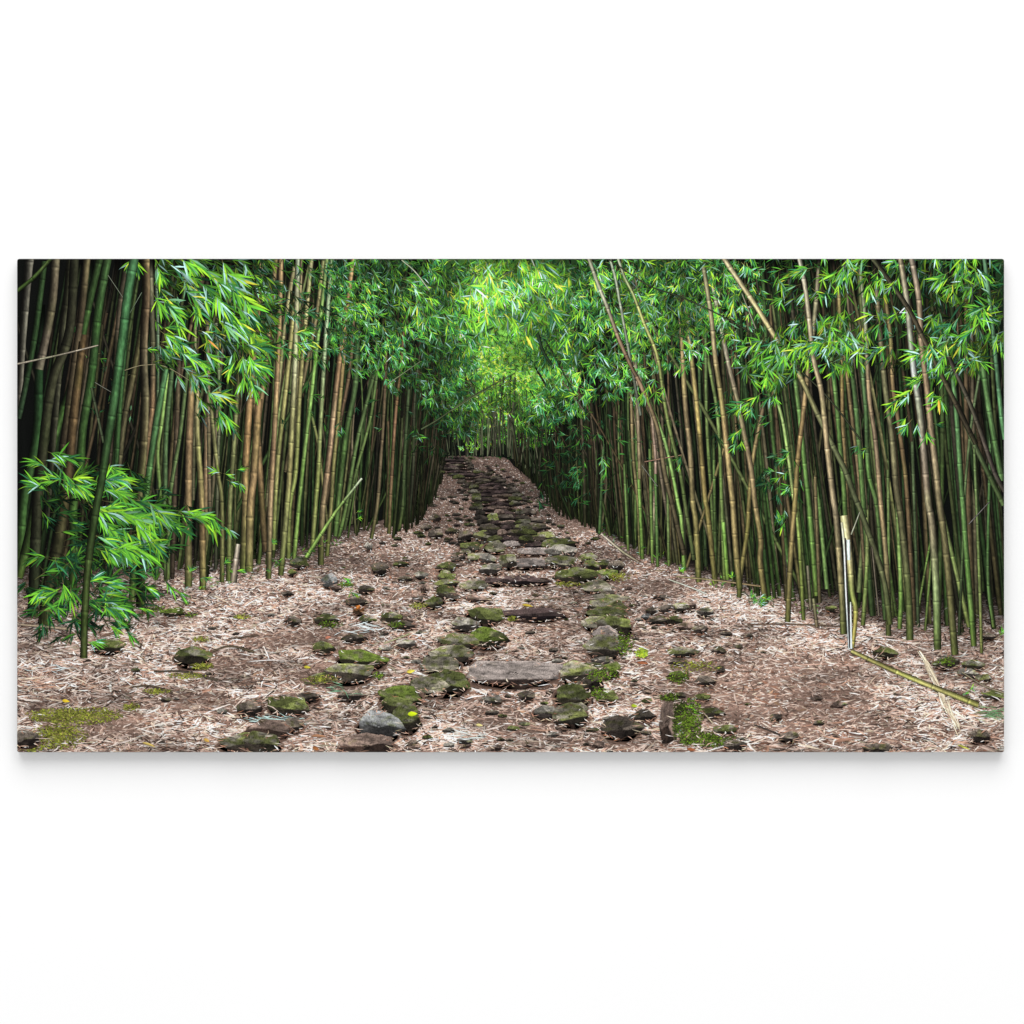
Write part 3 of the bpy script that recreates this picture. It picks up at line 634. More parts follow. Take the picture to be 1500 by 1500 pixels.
for pts, a, b, c in (("2:1520,735 2:1270,870 2:1080,1000 2:975,1062", 5, 12, (62, 72, 44)), ("2:1520,770 2:1330,845 2:1150,955", 4, 5, (92, 110, 62)),
                     ("2:972,668 2:780,802", 5, 8, (98, 104, 72)), ("2:862,82 2:940,150 2:1022,255", 8, 8, (156, 146, 128)), ("3:150,70 3:200,190", 8, 8, (150, 150, 134)),
                     ("3:600,80 3:830,230 3:1000,290 3:1200,380 3:1400,490 4:30,530 4:150,640 4:330,800 4:450,930 4:600,1130", 7, 10, (52, 52, 36)),
                     ("1:100,684 1:350,630 1:568,576", 12, 9, (150, 124, 110)), ("1:530,820 1:600,1140", 18, 16, (58, 66, 44)),
                     ("1:625,170 1:712,300", 3, 4, (120, 116, 100)), ("1:820,270 1:740,410", 4, 4, (92, 104, 86)), ("1:550,790 1:650,850", 5, 5, (100, 92, 84)),
                     ("1:720,720 1:830,690 1:960,700 1:1130,800", 5, 4, (140, 116, 84)), ("3:170,440 3:215,600 3:270,690", 22, 14, (24, 46, 30)), ("3:230,540 3:400,850", 6, 7, (36, 48, 32)),
                     ("3:330,780 3:460,960", 8, 6, (112, 92, 76)), ("3:1020,1210 3:805,1250", 6, 9, (150, 100, 80)), ("3:1350,230 3:1450,480", 8, 8, (140, 130, 104)),
                     ("3:790,1270 3:880,1390", 6, 6, (110, 100, 90)), ("8:590,40 8:540,170", 8, 9, (150, 140, 120)), ("8:660,240 8:700,640", 8, 10, (104, 84, 70)), ("8:1340,-20 8:1220,110", 6, 7, (96, 82, 84))):
    stalk('twig' if a < 12 else 'bamboo_branch', pts, a, b, [c, c], .80 if '8:' in pts or '4:' in pts else .62, nodes=a > 8)

# ------------------------------------------------------------------ foliage: distinct leaf tufts first, then the masses
def T(s): return P(s)[0]
def tuft(pos, d_deg, size, n, mix, k, gain=1.0, spread=.75, droop=.25, label=None, count=1, rad=6):
    b = Buf(); x, y = T(pos)
    for i in range(count):
        ox, oy = (0, 0) if i == 0 else R.normal(0, rad, 2)
        spray(b, x + ox, y + oy, math.radians(d_deg) + R.normal(0, .25 if i else 0), size * R.uniform(.85, 1.1), n, mix, k + .012 * i / count, gain * R.uniform(.85, 1.1), droop, True, spread)
    build('leaf_spray', b, M_LEAF, PRINT, label, group='printed leaf sprays')

N_, L_, D_, S_ = MIX['near'], MIX['lit'], MIX['mid'], MIX['shrub']
# hanging leaves of the upper left bough: long drooping leaves
for i, (pos, d, sz, c) in enumerate([("1:930,190", 70, 26, 2), ("1:980,330", 60, 30, 3), ("1:1100,180", 40, 34, 3), ("1:1180,300", 55, 36, 3), ("1:1250,200", 50, 34, 3), ("1:1300,380", 55, 36, 3),
        ("1:1380,260", 45, 34, 3), ("1:1400,480", 55, 36, 3), ("1:1460,350", 50, 34, 3), ("1:1050,480", 60, 30, 3), ("1:1000,600", 30, 24, 3), ("1:1090,640", 35, 24, 3), ("1:1170,700", 40, 24, 3),
        ("1:1180,790", 45, 24, 3), ("1:1250,880", 40, 26, 2), ("1:1310,1000", 60, 26, 2), ("1:1170,930", 85, 22, 1), ("1:1400,690", 100, 24, 2), ("1:1400,800", 110, 28, 1), ("1:1460,820", 80, 26, 1),
        ("1:1330,650", 130, 24, 2), ("1:1480,560", 60, 30, 2), ("2:40,560", 40, 34, 2), ("2:60,690", 20, 32, 2), ("2:10,830", 80, 28, 1), ("1:800,130", 80, 20, 1), ("1:740,120", 120, 14, 1), ("1:880,600", 10, 10, 1)]):
    tuft(pos, d - 6, sz * .95, 15, N_, .90 + .05 * R.random(), .97, .7, .2, {3: 'long drooping leaves of the upper bough in bright and glaring greens', 19: 'single broad yellow green leaves hanging below the bough'}.get(i), c, 11)
# leafy shrub at the foot of the thick stems
for i, (pos, d, sz, c) in enumerate([("1:200,1250", 200, 22, 1), ("1:330,1230", -10, 26, 2), ("1:420,1230", 0, 24, 1), ("1:300,1330", 200, 24, 2), ("1:190,1370", 210, 26, 2), ("1:400,1400", 30, 24, 3),
        ("1:480,1420", 20, 24, 3), ("1:620,1330", -60, 22, 1), ("1:660,1370", 15, 26, 3), ("1:700,1330", 20, 24, 2), ("1:700,1430", 15, 28, 3), ("5:600,30", 20, 30, 3), ("5:700,80", 25, 32, 3), ("5:820,70", 15, 34, 3),
        ("5:940,80", 20, 34, 3), ("5:860,170", 35, 32, 3), ("5:700,180", 30, 30, 3), ("5:620,120", 40, 28, 3), ("5:640,280", 20, 28, 3), ("5:740,290", 30, 30, 3), ("5:850,300", 40, 30, 2), ("5:930,270", 40, 26, 2),
        ("5:1130,50", 10, 30, 2), ("5:1230,130", 35, 30, 2), ("5:1330,150", 40, 18, 1), ("5:200,300", 180, 26, 1), ("5:560,420", -30, 24, 1), ("5:640,440", -5, 28, 2), ("5:640,520", 5, 26, 2), ("5:700,590", 15, 28, 2),
        ("5:840,600", 5, 22, 1), ("5:410,560", 90, 28, 2), ("5:300,500", 160, 24, 2), ("5:230,540", 170, 24, 2), ("5:620,600", 80, 22, 2), ("5:700,690", 40, 20, 2), ("5:760,760", 50, 18, 1), ("5:560,790", 0, 20, 1),
        ("5:990,480", 50, 24, 1), ("5:1060,530", 45, 18, 1), ("5:880,500", 40, 22, 1), ("5:1110,370", -60, 10, 1), ("5:1200,420", 10, 10, 1), ("5:1310,330", -30, 11, 1), ("5:1400,380", 0, 10, 1),
        ("1:1240,1300", 200, 13, 1), ("1:1330,1330", 20, 13, 2), ("1:1400,1400", 60, 13, 1), ("1:1400,1290", -10, 11, 1)]):
    tuft(pos, d, sz, 13, S_, .905 + .04 * R.random(), .9, .75, .35, {13: 'arching bright green leaves of the shrub by the thick stems', 27: 'lime green pointed leaves low beside the dark glossy culm'}.get(i), c, 8)
# bright distinct tufts hanging over the path and along the other side
for i, (pos, d, sz, c, mx) in enumerate([("2:1010,330", 60, 17, 5, L_), ("2:1080,400", 40, 18, 4, L_), ("2:950,420", 100, 16, 3, L_), ("2:740,620", 60, 13, 2, D_), ("2:800,680", 50, 12, 1, D_), ("2:500,1090", 60, 11, 2, D_),
        ("2:980,1110", 10, 9, 2, D_), ("2:520,300", 10, 16, 3, L_), ("2:590,370", 40, 15, 2, L_), ("2:360,560", 20, 16, 3, L_), ("2:330,500", 0, 15, 2, L_), ("2:290,600", 20, 14, 2, L_), ("2:50,230", 20, 17, 3, N_), ("2:60,300", 30, 18, 3, N_),
        ("3:130,420", 70, 22, 4, L_), ("3:310,400", 30, 24, 3, L_), ("3:150,540", 65, 20, 1, L_), ("3:330,540", 120, 22, 2, L_), ("3:100,110", 60, 20, 3, L_), ("3:240,240", 100, 18, 3, L_), ("3:450,330", 50, 15, 2, L_),
        ("3:460,520", 20, 16, 2, D_), ("3:480,690", 150, 17, 3, D_), ("3:560,640", 30, 17, 3, D_), ("3:830,830", 90, 18, 4, L_), ("3:880,880", 70, 15, 2, L_), ("3:640,880", 80, 16, 3, D_), ("3:560,1250", 90, 15, 3, D_),
        ("3:1010,1240", 110, 13, 2, D_), ("3:1340,920", 160, 18, 3, L_), ("3:1400,950", 120, 18, 3, L_), ("3:1340,1080", 140, 16, 2, L_), ("3:1320,1170", 110, 17, 2, L_), ("3:1450,660", 120, 20, 3, L_), ("3:1440,560", 170, 20, 2, L_),
        ("4:110,320", 160, 20, 2, L_), ("4:250,140", 170, 22, 3, L_), ("4:480,170", 110, 24, 4, N_), ("4:540,120", 60, 22, 3, N_), ("4:380,440", -70, 18, 2, L_), ("4:440,500", 60, 20, 3, N_), ("4:330,560", 130, 24, 4, N_),
        ("4:230,600", 150, 24, 4, N_), ("4:120,680", 130, 24, 4, N_), ("4:270,640", 110, 20, 2, N_), ("4:510,570", 60, 20, 3, L_), ("4:720,250", 100, 20, 4, N_), ("4:700,600", 150, 18, 3, D_), ("4:740,480", 90, 16, 3, D_),
        ("4:900,610", 175, 26, 2, L_), ("4:1000,640", 120, 24, 3, N_), ("4:1060,680", 110, 20, 2, N_), ("4:900,770", 170, 20, 3, L_), ("4:850,870", 140, 24, 3, N_), ("4:790,950", 140, 22, 2, N_), ("4:830,1040", 120, 22, 2, N_),
        ("4:920,1060", 95, 20, 2, L_), ("4:1010,890", 100, 24, 2, L_), ("4:1070,920", 70, 22, 1, L_), ("4:1050,1040", 20, 14, 1, D_), ("4:1040,190", 150, 26, 3, N_), ("4:1180,130", 100, 26, 4, N_), ("4:1300,190", 60, 26, 2, L_),
        ("4:1250,380", 170, 26, 3, N_), ("4:1330,420", 60, 26, 4, N_), ("4:1200,480", 130, 24, 3, N_), ("4:1090,480", 120, 22, 3, D_), ("4:1380,560", 100, 22, 3, N_), ("4:1180,680", 120, 22, 3, N_), ("4:1310,680", 20, 18, 2, N_),
        ("4:60,790", 100, 20, 3, L_), ("4:40,900", 140, 20, 2, L_), ("4:100,900", 100, 16, 2, L_), ("4:130,1240", 170, 14, 3, D_), ("4:100,1350", 160, 14, 3, D_), ("4:160,1400", 150, 13, 3, D_), ("4:560,1180", 130, 14, 2, D_),
        ("8:110,60", 90, 16, 3, D_), ("8:140,130", 120, 14, 2, D_), ("8:60,540", -20, 11, 3, S_), ("8:1410,730", -70, 12, 2, L_), ("8:1200,1090", -40, 10, 2, S_), ("7:1030,375", -90, 9, 2, S_), ("7:1310,410", -100, 9, 2, S_),
        ("7:1430,520", -60, 10, 3, S_), ("7:1480,560", -30, 11, 3, S_), ("6:540,450", 10, 13, 3, S_), ("6:620,70", -30, 8, 2, S_), ("6:130,215", -30, 8, 2, S_), ("7:1000,1290", 20, 13, 4, S_), ("7:1080,1170", 0, 10, 4, S_)]):
    big = '4:' in pos or '3:13' in pos or '3:14' in pos
    tuft(pos, d, sz * .92, 9, mx, (.925 if big else .74) + .03 * R.random(), 1.0, .95, .2,
         {16: 'yellow tipped leaves hanging over the middle of the path', 56: 'orange and green leaves dangling in front of stout brown culms', 0: 'sunlit yellow green spray at the edge of the canopy'}.get(i), c, 7)
b = Buf(); x, y = T("4:1045,890"); leaves(b, np.array([x, T("3:120,520")[0], T("1:1205,545")[0]]), np.array([y, T("3:120,520")[1], T("1:1205,545")[1]]), np.array([1.5, 1.1, .75]), np.array([23., 24, 22]), np.array([4., 4, 3]),
       np.zeros(3), np.array([[220, 150, 50], [214, 200, 60], [190, 130, 60]], float), np.full(3, .975))
build('fallen_leaf', b, M_LEAF, PRINT, 'orange withered leaves among the green ones')

def canopy():
    b = Buf()
    # far bright end of the tunnel
    p = box(640, 380, 850, 660, 3400, lambda x, y: (y < cb(x)) & (((x - 735) / 110) ** 2 + ((y - 520) / 150) ** 2 < 1.1))
    mass(b, p, 8.5, 1.2, .9, MIX['far'], .05, .12, 1.12, (4, 8), .2, .72)
    # pale bright holes where the sky light comes through
    p = np.vstack([ell(735, 545, 45, 40, 260), ell(730, 420, 50, 26, 170), ell(715, 600, 40, 25, 120), ell(705, 400, 22, 18, 90)])
    mass(b, p, 5.5, 1.2, 1.2, dict(lime=4, yell=2, fresh=4, glare=1.5), .12, .13, 1.3, (3, 6), .2, .3)
    p = box(655, 560, 800, 652, 420, lambda x, y: y < 628 - 26 * vn(x / 9, 0, 77) + np.where(x > 760, 18, 0))
    mass(b, p, 8, 1.3, .8, dict(fresh=3, green=5, mid=4, deep=2, lime=2), .20, .24, 1.0, (4, 8), .2, .6)
    # dim middle masses on both sides of the tunnel
    p = box(480, 380, 700, 640, 2100, lambda x, y: (y < cb(x) + 10 * np.sin(x / 9)) & (x < 700))
    mass(b, p, 10, 1.1, .6, MIX['mid'], .30, .52, 1.12, (5, 9), .2, .8)
    p = box(770, 380, 1120, 640, 2500, lambda x, y: (y < cb(x) - 12 + 16 * np.sin(x / 13) - 26 * ss(.45, .8, vn(x / 26, y / 40, 55))) & (x > 780 + 20 * np.sin(y / 17)))
    mass(b, p, 10.5, 1.5, .7, MIX['mid'], .30, .54, 1.22, (5, 9), .2, .75)
    # lit tufts on the masses
    p = np.vstack([box(500, 380, 660, 500, 70), ell(625, 450, 45, 40, 70), ell(690, 470, 40, 60, 70)])
    mass(b, p, 13, 1.2, .6, MIX['lit'], .56, .60, 1.05, (5, 9), .2, .4)
    p = np.vstack([ell(790, 440, 70, 55, 200), ell(880, 470, 80, 70, 130), ell(980, 430, 110, 50, 200), ell(1010, 480, 60, 40, 90), ell(860, 560, 50, 40, 40)])
    mass(b, p, 14, 1.5, .7, MIX['lit'], .58, .66, 1.15, (5, 9), .2, .5)
    p = np.vstack([ell(765, 430, 75, 50, 110), ell(700, 440, 30, 40, 30)])
    mass(b, p, 19, 1.45, .5, dict(lime=3, fresh=5, green=5, glare=1.6, yell=.7, sage=2.5, teal=2), .60, .67, 1.15, (5, 9), .15, .35)
    # leaves among the culms on the left
    p = np.vstack([box(370, 378, 520, 470, 120), ell(470, 500, 60, 40, 50), ell(385, 440, 30, 60, 60)])
    mass(b, p, 14, .8, .6, MIX['mid'], .45, .70, .9, (4, 8), .2, .7)
    # upper left bough background
    p = box(225, 378, 400, 560, 300, lambda x, y: y < 400 + (x - 215) * .95 + 20)
    mass(b, p, 19, .75, .4, MIX['near'], .80, .89, .9, (5, 8), .15, .8)
    p = box(225, 470, 345, 640, 55, lambda x, y: (y > 470 + (x - 225) * .7) & (y < 540 + (x - 225) * 1.0))
    mass(b, p, 19, .7, .4, MIX['near'], .86, .90, .85, (4, 7), .15, .6)
    # shrub background
    p = np.vstack([ell(170, 755, 110, 70, 130, .15), ell(150, 860, 90, 60, 80), ell(250, 755, 70, 18, 26, .15)])
    mass(b, p, 23, .3, .6, dict(green=3, mid=4, teal=3, deep=5, fresh=2), .84, .90, .85, (5, 8), .3, .8)
    p = ell(95, 880, 70, 60, 45)
    mass(b, p, 22, 1.6, .9, MIX['dim'], .84, .91, .8, (4, 7), .3, .6)
    # bands of leaves across the culms on the right
    p = np.vstack([box(1120, 378, 1471, 440, 120), ell(1190, 510, 80, 40, 90), ell(1130, 540, 40, 40, 50), ell(1290, 500, 90, 50, 60), ell(1420, 470, 60, 60, 90), ell(1350, 530, 50, 30, 30), ell(1400, 530, 60, 30, 40)])
    mass(b, p, 19, 1.9, .7, MIX['near'], .70, .90, .95, (4, 8), .2, .8)
    p = np.vstack([box(1100, 378, 1471, 500, 190), ell(1150, 700, 35, 40, 40), ell(1080, 620, 40, 50, 40)])
    mass(b, p, 14, 1.9, .8, MIX['dim'], .40, .62, .95, (4, 8), .2, .7)
    # dim leaves deep between the culms
    p = np.vstack([box(820, 600, 1000, 720, 90), box(600, 560, 660, 680, 60), box(790, 620, 860, 740, 80), box(380, 500, 600, 640, 60), box(110, 480, 200, 620, 40)])
    mass(b, p, 10, 1.3, .9, MIX['dim'], .30, .46, .8, (4, 8), .2, .7)
    p = ell(690, 655, 18, 7, 22); mass(b, p, 5, -1.2, .9, dict(lime=3, fresh=3, sage=2), .2, .21, 1.0, (4, 7), .1, .2)
    p = np.stack([R.uniform(652, 750, 26), R.uniform(667, 673, 26)], 1); mass(b, p, 4, -1.4, .8, dict(mid=3, green=2, deep=3, sage=1), .2, .24, .7, (3, 6), .1, .3)
    # weeds at the culm feet
    p = np.array([(x, basey(x) - R.uniform(0, 18)) for x in np.r_[R.uniform(270, 500, 60), R.uniform(880, 1200, 40)]])
    mass(b, p, 5.5, -1.2, .9, MIX['shrub'], .45, .56, .85, (3, 6), .2, .5)
    build('foliage', b, M_LEAF, PRINT, 'mass of narrow bamboo leaves closing over the path', 'stuff')
canopy()

# ------------------------------------------------------------------ stones
STONE = {
 'moss':  ((106, 103, 90), (84, 90, 50), (46, 40, 34), .46), 'moss2': ((120, 115, 102), (98, 102, 60), (52, 46, 40), .36),
 'bright': ((96, 96, 70), (84, 98, 42), (40, 36, 28), .48), 'grey': ((130, 125, 116), (104, 104, 78), (60, 54, 50), .22),
 'blue': ((136, 137, 136), (104, 108, 82), (66, 65, 64), .15), 'brown': ((122, 104, 94), (100, 90, 66), (60, 47, 41), .15),
 'dark': ((86, 78, 70), (74, 72, 48), (38, 32, 29), .22), 'slab': ((122, 113, 108), (108, 100, 91), (56, 45, 41), .06),
 'step': ((76, 63, 61), (66, 60, 52), (26, 20, 22), .14), 'flat': ((124, 118, 104), (102, 104, 70), (62, 54, 47), .3), 'orange': ((120, 84, 54), (150, 92, 48), (50, 38, 28), .3)}

def stone(cx, cy, w, h, kind, k, tone=1.0, seed=None):
    seed = int(R.integers(1, 99999)) if seed is None else seed
    rg0 = np.random.default_rng(seed + 1); k = k + R.uniform(0, .0015); tone = tone * rg0.uniform(.74, .98)
    rg = np.random.default_rng(seed)
    big = w > 26
    nr, ns = (12, 44) if big else ((7, 26) if w > 12 else (4, 14))
    nv = int(rg.integers(6, 10))
    va = np.sort(np.linspace(0, 2 * np.pi, nv, endpoint=False) + rg.uniform(-.36, .36, nv) * 6 / nv + rg.uniform(0, 1)); vr = rg.uniform(.80, 1.2, nv)
    w, h = w * 1.2, h * 1.22
    th = np.linspace(0, 2 * np.pi, ns, endpoint=False)
    vx, vy = vr * np.cos(va), vr * np.sin(va)
    vy = np.where(vy > .35, .35 + (vy - .35) * .55, vy)
    px = np.interp(th, np.r_[va - 2 * np.pi, va, va + 2 * np.pi], np.r_[vx, vx, vx]); py = np.interp(th, np.r_[va - 2 * np.pi, va, va + 2 * np.pi], np.r_[vy, vy, vy])
    wob = 1 + .06 * (vn(np.cos(th) * 3 + 9, np.sin(th) * 3 + 9, seed) - .5) * 2
    r = np.linspace(0, 1, nr)[1:]
    U = np.r_[0, (r[:, None] * (px * wob)[None]).ravel()]; V = np.r_[0, (r[:, None] * (py * wob)[None]).ravel()]
    top, moss, front, mm = [np.array(a, float) if not isinstance(a, float) else a for a in STONE[kind]]
    # ridge between the lit top and the dark front face
    rv = {'slab': .42, 'flat': .55, 'step': .15}.get(kind, rg.uniform(-.12, .22))
    sl = rg.uniform(-.35, .35) if kind not in ('slab', 'step', 'flat') else rg.uniform(-.06, .06)
    ridge = rv + sl * U + .12 * (vn(U * 2.5 + 5, V * 0 + 1, seed + 2) - .5) * 2
    f = ss(-.03, .045, V - ridge)[:, None]
    # facets of the top and the front
    a1 = rg.uniform(0, 2 * np.pi); c1 = rg.uniform(-.3, .3)
    facet = np.where(U * np.cos(a1) + V * np.sin(a1) > c1, 1.12, .78)[:, None]
    if kind == 'slab': facet = 1 + (facet - 1) * .15
    a2 = rg.uniform(-.5, .5)
    ff = np.where(U + .3 * V > a2, .78, 1.15)[:, None]
    sx = w / 14; sy = h / 10
    n1 = fbm(U * sx + 3, V * sy * 1.4 + 8, seed + 3, 4)[:, None]; n2 = fbm(U * sx * .8 + 40, V * sy + 3, seed + 7, 3)[:, None]
    mk = ss(1 - mm - .12, 1 - mm + .12, n2 * .9 + .08 + .12 * (1 - f))
    tc = (top * (1 - mk) + moss * mk) * (.58 + .84 * n1) * facet
    fc = (front * (1 - .35 * mk) + moss * .35 * .45 * mk) * (.45 + .8 * n1) * ff
    col = tc * (1 - f) + fc * f
    rr = np.r_[0, np.repeat(r, ns)][:, None]
    col = col * (1 - .35 * ss(.8, 1.0, rr) * ss(-.2, .4, V)[:, None]) * (1 + .16 * ss(.75, .95, rr) * ss(-.1, -.6, V)[:, None])
    # hairline cracks
    cr = np.abs(fbm(U * 2.2 + 11, V * 3 + 2, seed + 11, 3) - .5)
    col = col * (1 - .45 * ss(.03, 0, cr))[:, None] * tone
    q = []; t = [(0, 1 + i, 1 + (i + 1) % ns) for i in range(ns)]
    for a in range(nr - 2):
        for i in range(ns):
            j = (i + 1) % ns
            q.append((1 + a * ns + i, 1 + a * ns + j, 1 + (a + 1) * ns + j, 1 + (a + 1) * ns + i))
    b = Buf()
    b.add(world(cx + U * w / 2, cy + V * h / 2, np.full(len(U), k)), ink(np.clip(col, 4, 255)), q, t)
    return b

def contact_shadow(buf, cx, cy, w, h, k, tone):
    k = k - R.uniform(0, .001)
    _contact_shadow(buf, cx, cy, w, h, k, tone)

def _contact_shadow(buf, cx, cy, w, h, k, tone):
    """printed contact shadow in dark ink around the foot of a stone"""
    ns = 22; th = np.linspace(0, 2 * np.pi, ns, endpoint=False)
    X = [cx]; Y = [cy]; C = [np.array([34, 25, 21])]
    for rr, cc in ((.90, (38, 29, 25)), (1.05, (92, 73, 63))):
        jit = R.uniform(.92, 1.12, ns)
        X += list(cx + np.cos(th) * w / 2 * rr * jit); Y += list(cy + np.sin(th) * h / 2 * rr * jit); C += [np.array(cc)] * ns
    q = [(1 + i, 1 + (i + 1) % ns, 1 + ns + (i + 1) % ns, 1 + ns + i) for i in range(ns)]; t = [(0, 1 + i, 1 + (i + 1) % ns) for i in range(ns)]
    buf.add(world(np.array(X), np.array(Y), np.full(len(X), k)), ink(np.array(C) * tone), q, t)

STONES = """6 1230 180 90 60 dark|6 1350 180 120 60 moss2|6 1255 245 110 70 moss|6 1190 295 80 50 dark|6 1300 302 115 45 flat|6 1400 245 130 70 flat|6 1360 312 95 55 grey|6 1380 372 125 65 grey|6 1480 330 90 80 moss2
6 1120 360 100 60 moss|6 1120 420 100 50 moss|6 1115 455 135 45 moss2|6 1115 505 115 70 moss|6 1160 532 80 40 dark|6 1280 465 140 60 flat|6 1300 540 150 40 brown|6 970 547 90 45 dark|6 1055 567 110 65 moss|6 1335 640 200 110 moss
6 1230 692 155 75 grey|6 1350 775 205 115 bright|6 1200 795 220 95 moss2|6 1140 872 260 110 moss2|6 1090 925 220 95 flat|6 1130 1025 245 150 moss|6 1010 1045 220 115 flat|6 860 1112 240 135 bright|6 845 1172 185 130 moss
6 885 1245 150 135 moss|6 730 1282 245 160 blue|6 660 1395 300 120 brown|6 625 892 270 120 bright|6 560 975 250 115 moss2|6 415 1000 160 60 moss|6 200 1162 210 115 moss|6 320 1112 135 65 dark|6 90 1302 245 105 brown
6 55 1382 210 120 moss2|6 230 1272 120 90 dark|6 15 1168 80 100 brown|6 430 662 140 60 moss|6 235 672 95 55 dark|6 800 652 105 70 moss|6 890 660 80 50 brown|6 870 697 135 55 dark|6 660 662 85 45 moss|6 610 562 110 55 dark
6 612 612 62 50 orange|6 450 440 85 75 blue|6 490 477 70 40 brown|6 650 487 95 50 dark|6 270 337 95 65 moss|6 740 372 95 65 dark|6 975 407 70 45 grey|6 885 427 80 32 dark|6 410 827 115 75 moss|6 590 772 135 55 dark
6 880 802 120 60 grey|6 770 832 80 32 grey|6 570 1107 145 55 dark|6 995 485 40 52 brown|6 1060 75 62 42 dark|6 1060 167 80 50 dark|6 670 242 42 44 grey|6 1390 1127 105 52 grey|6 1385 82 70 62 moss|6 860 342 90 34 moss|6 200 512 70 34 dark|6 230 390 50 40 moss|6 1180 345 80 30 brown|6 1150 150 70 40 dark|6 1000 130 60 30 dark
7 330 272 155 65 grey|7 320 332 155 75 moss2|7 410 407 235 95 moss|7 480 312 95 65 moss|7 505 352 85 65 moss|7 570 342 85 45 moss|7 640 357 95 62 dark|7 590 402 125 65 bright|7 530 472 155 75 flat|7 600 542 175 55 flat
7 590 592 215 80 moss2|7 585 632 240 90 moss|7 520 682 135 85 flat|7 640 702 180 135 moss|7 568 737 135 75 slab|7 580 827 195 130 moss2|7 560 902 125 52 grey|7 420 972 285 110 moss2|7 505 1035 105 115 dark|7 390 1102 195 145 moss
7 240 1202 145 85 grey|7 380 1222 195 115 moss2|7 665 1292 205 125 dark|7 620 952 100 75 bright|7 930 602 85 45 dark|7 850 612 65 40 dark|7 1010 592 95 55 moss2|7 1070 585 60 55 brown|7 1160 622 85 55 grey|7 815 645 52 36 blue
7 880 672 105 42 dark|7 970 667 95 52 moss|7 1045 702 82 52 brown|7 1120 722 85 50 dark|7 1280 745 62 32 dark|7 1410 755 42 27 dark|7 1030 852 155 52 moss2|7 1235 842 72 42 dark|7 1000 912 95 42 dark|7 1160 1017 112 54 dark
7 1000 985 115 62 bright|7 1235 952 64 40 dark|7 1140 1112 92 44 moss|7 800 1222 124 62 dark|7 120 1107 84 62 dark|7 1330 1392 112 62 dark|7 590 1112 102 72 moss|7 900 535 82 30 dark|7 1270 1302 122 52 moss|7 1200 1200 120 60 moss
7 170 92 110 45 dark|7 170 132 125 52 dark|7 215 182 125 52 moss2|7 320 226 175 62 moss|7 140 40 90 40 dark|5 1110 882 195 112 moss|5 1445 1182 130 95 dark|5 1410 1375 270 115 moss2|5 150 1352 150 95 dark|5 620 815 170 90 moss|5 1010 622 120 52 bright
8 1090 915 142 72 moss|8 1220 975 112 52 grey|8 1250 930 112 60 moss|8 1310 1002 82 42 moss2|8 740 857 122 62 moss|8 180 1342 104 62 dark|8 690 1407 152 62 dark|8 1280 1342 122 72 dark|8 1350 1102 122 52 moss|8 430 602 62 42 moss|8 110 1230 70 40 dark|8 1330 760 90 40 dark"""
STEPS = """750 986.5 130 35 slab|783 901 86 17 step|768 850.5 78 14 step|729 852 34 12 step|783 808.5 48 11 slab|778 826 58 15 slab|785 798.5 42 9 step|751 797 34 10 slab|762 783 32 7 step"""
SLABEL = {0: 'wide flat pale step stone spanning the path between the stone borders', 1: 'thin tilted brown step stone with a dark front edge'}
RIM = []
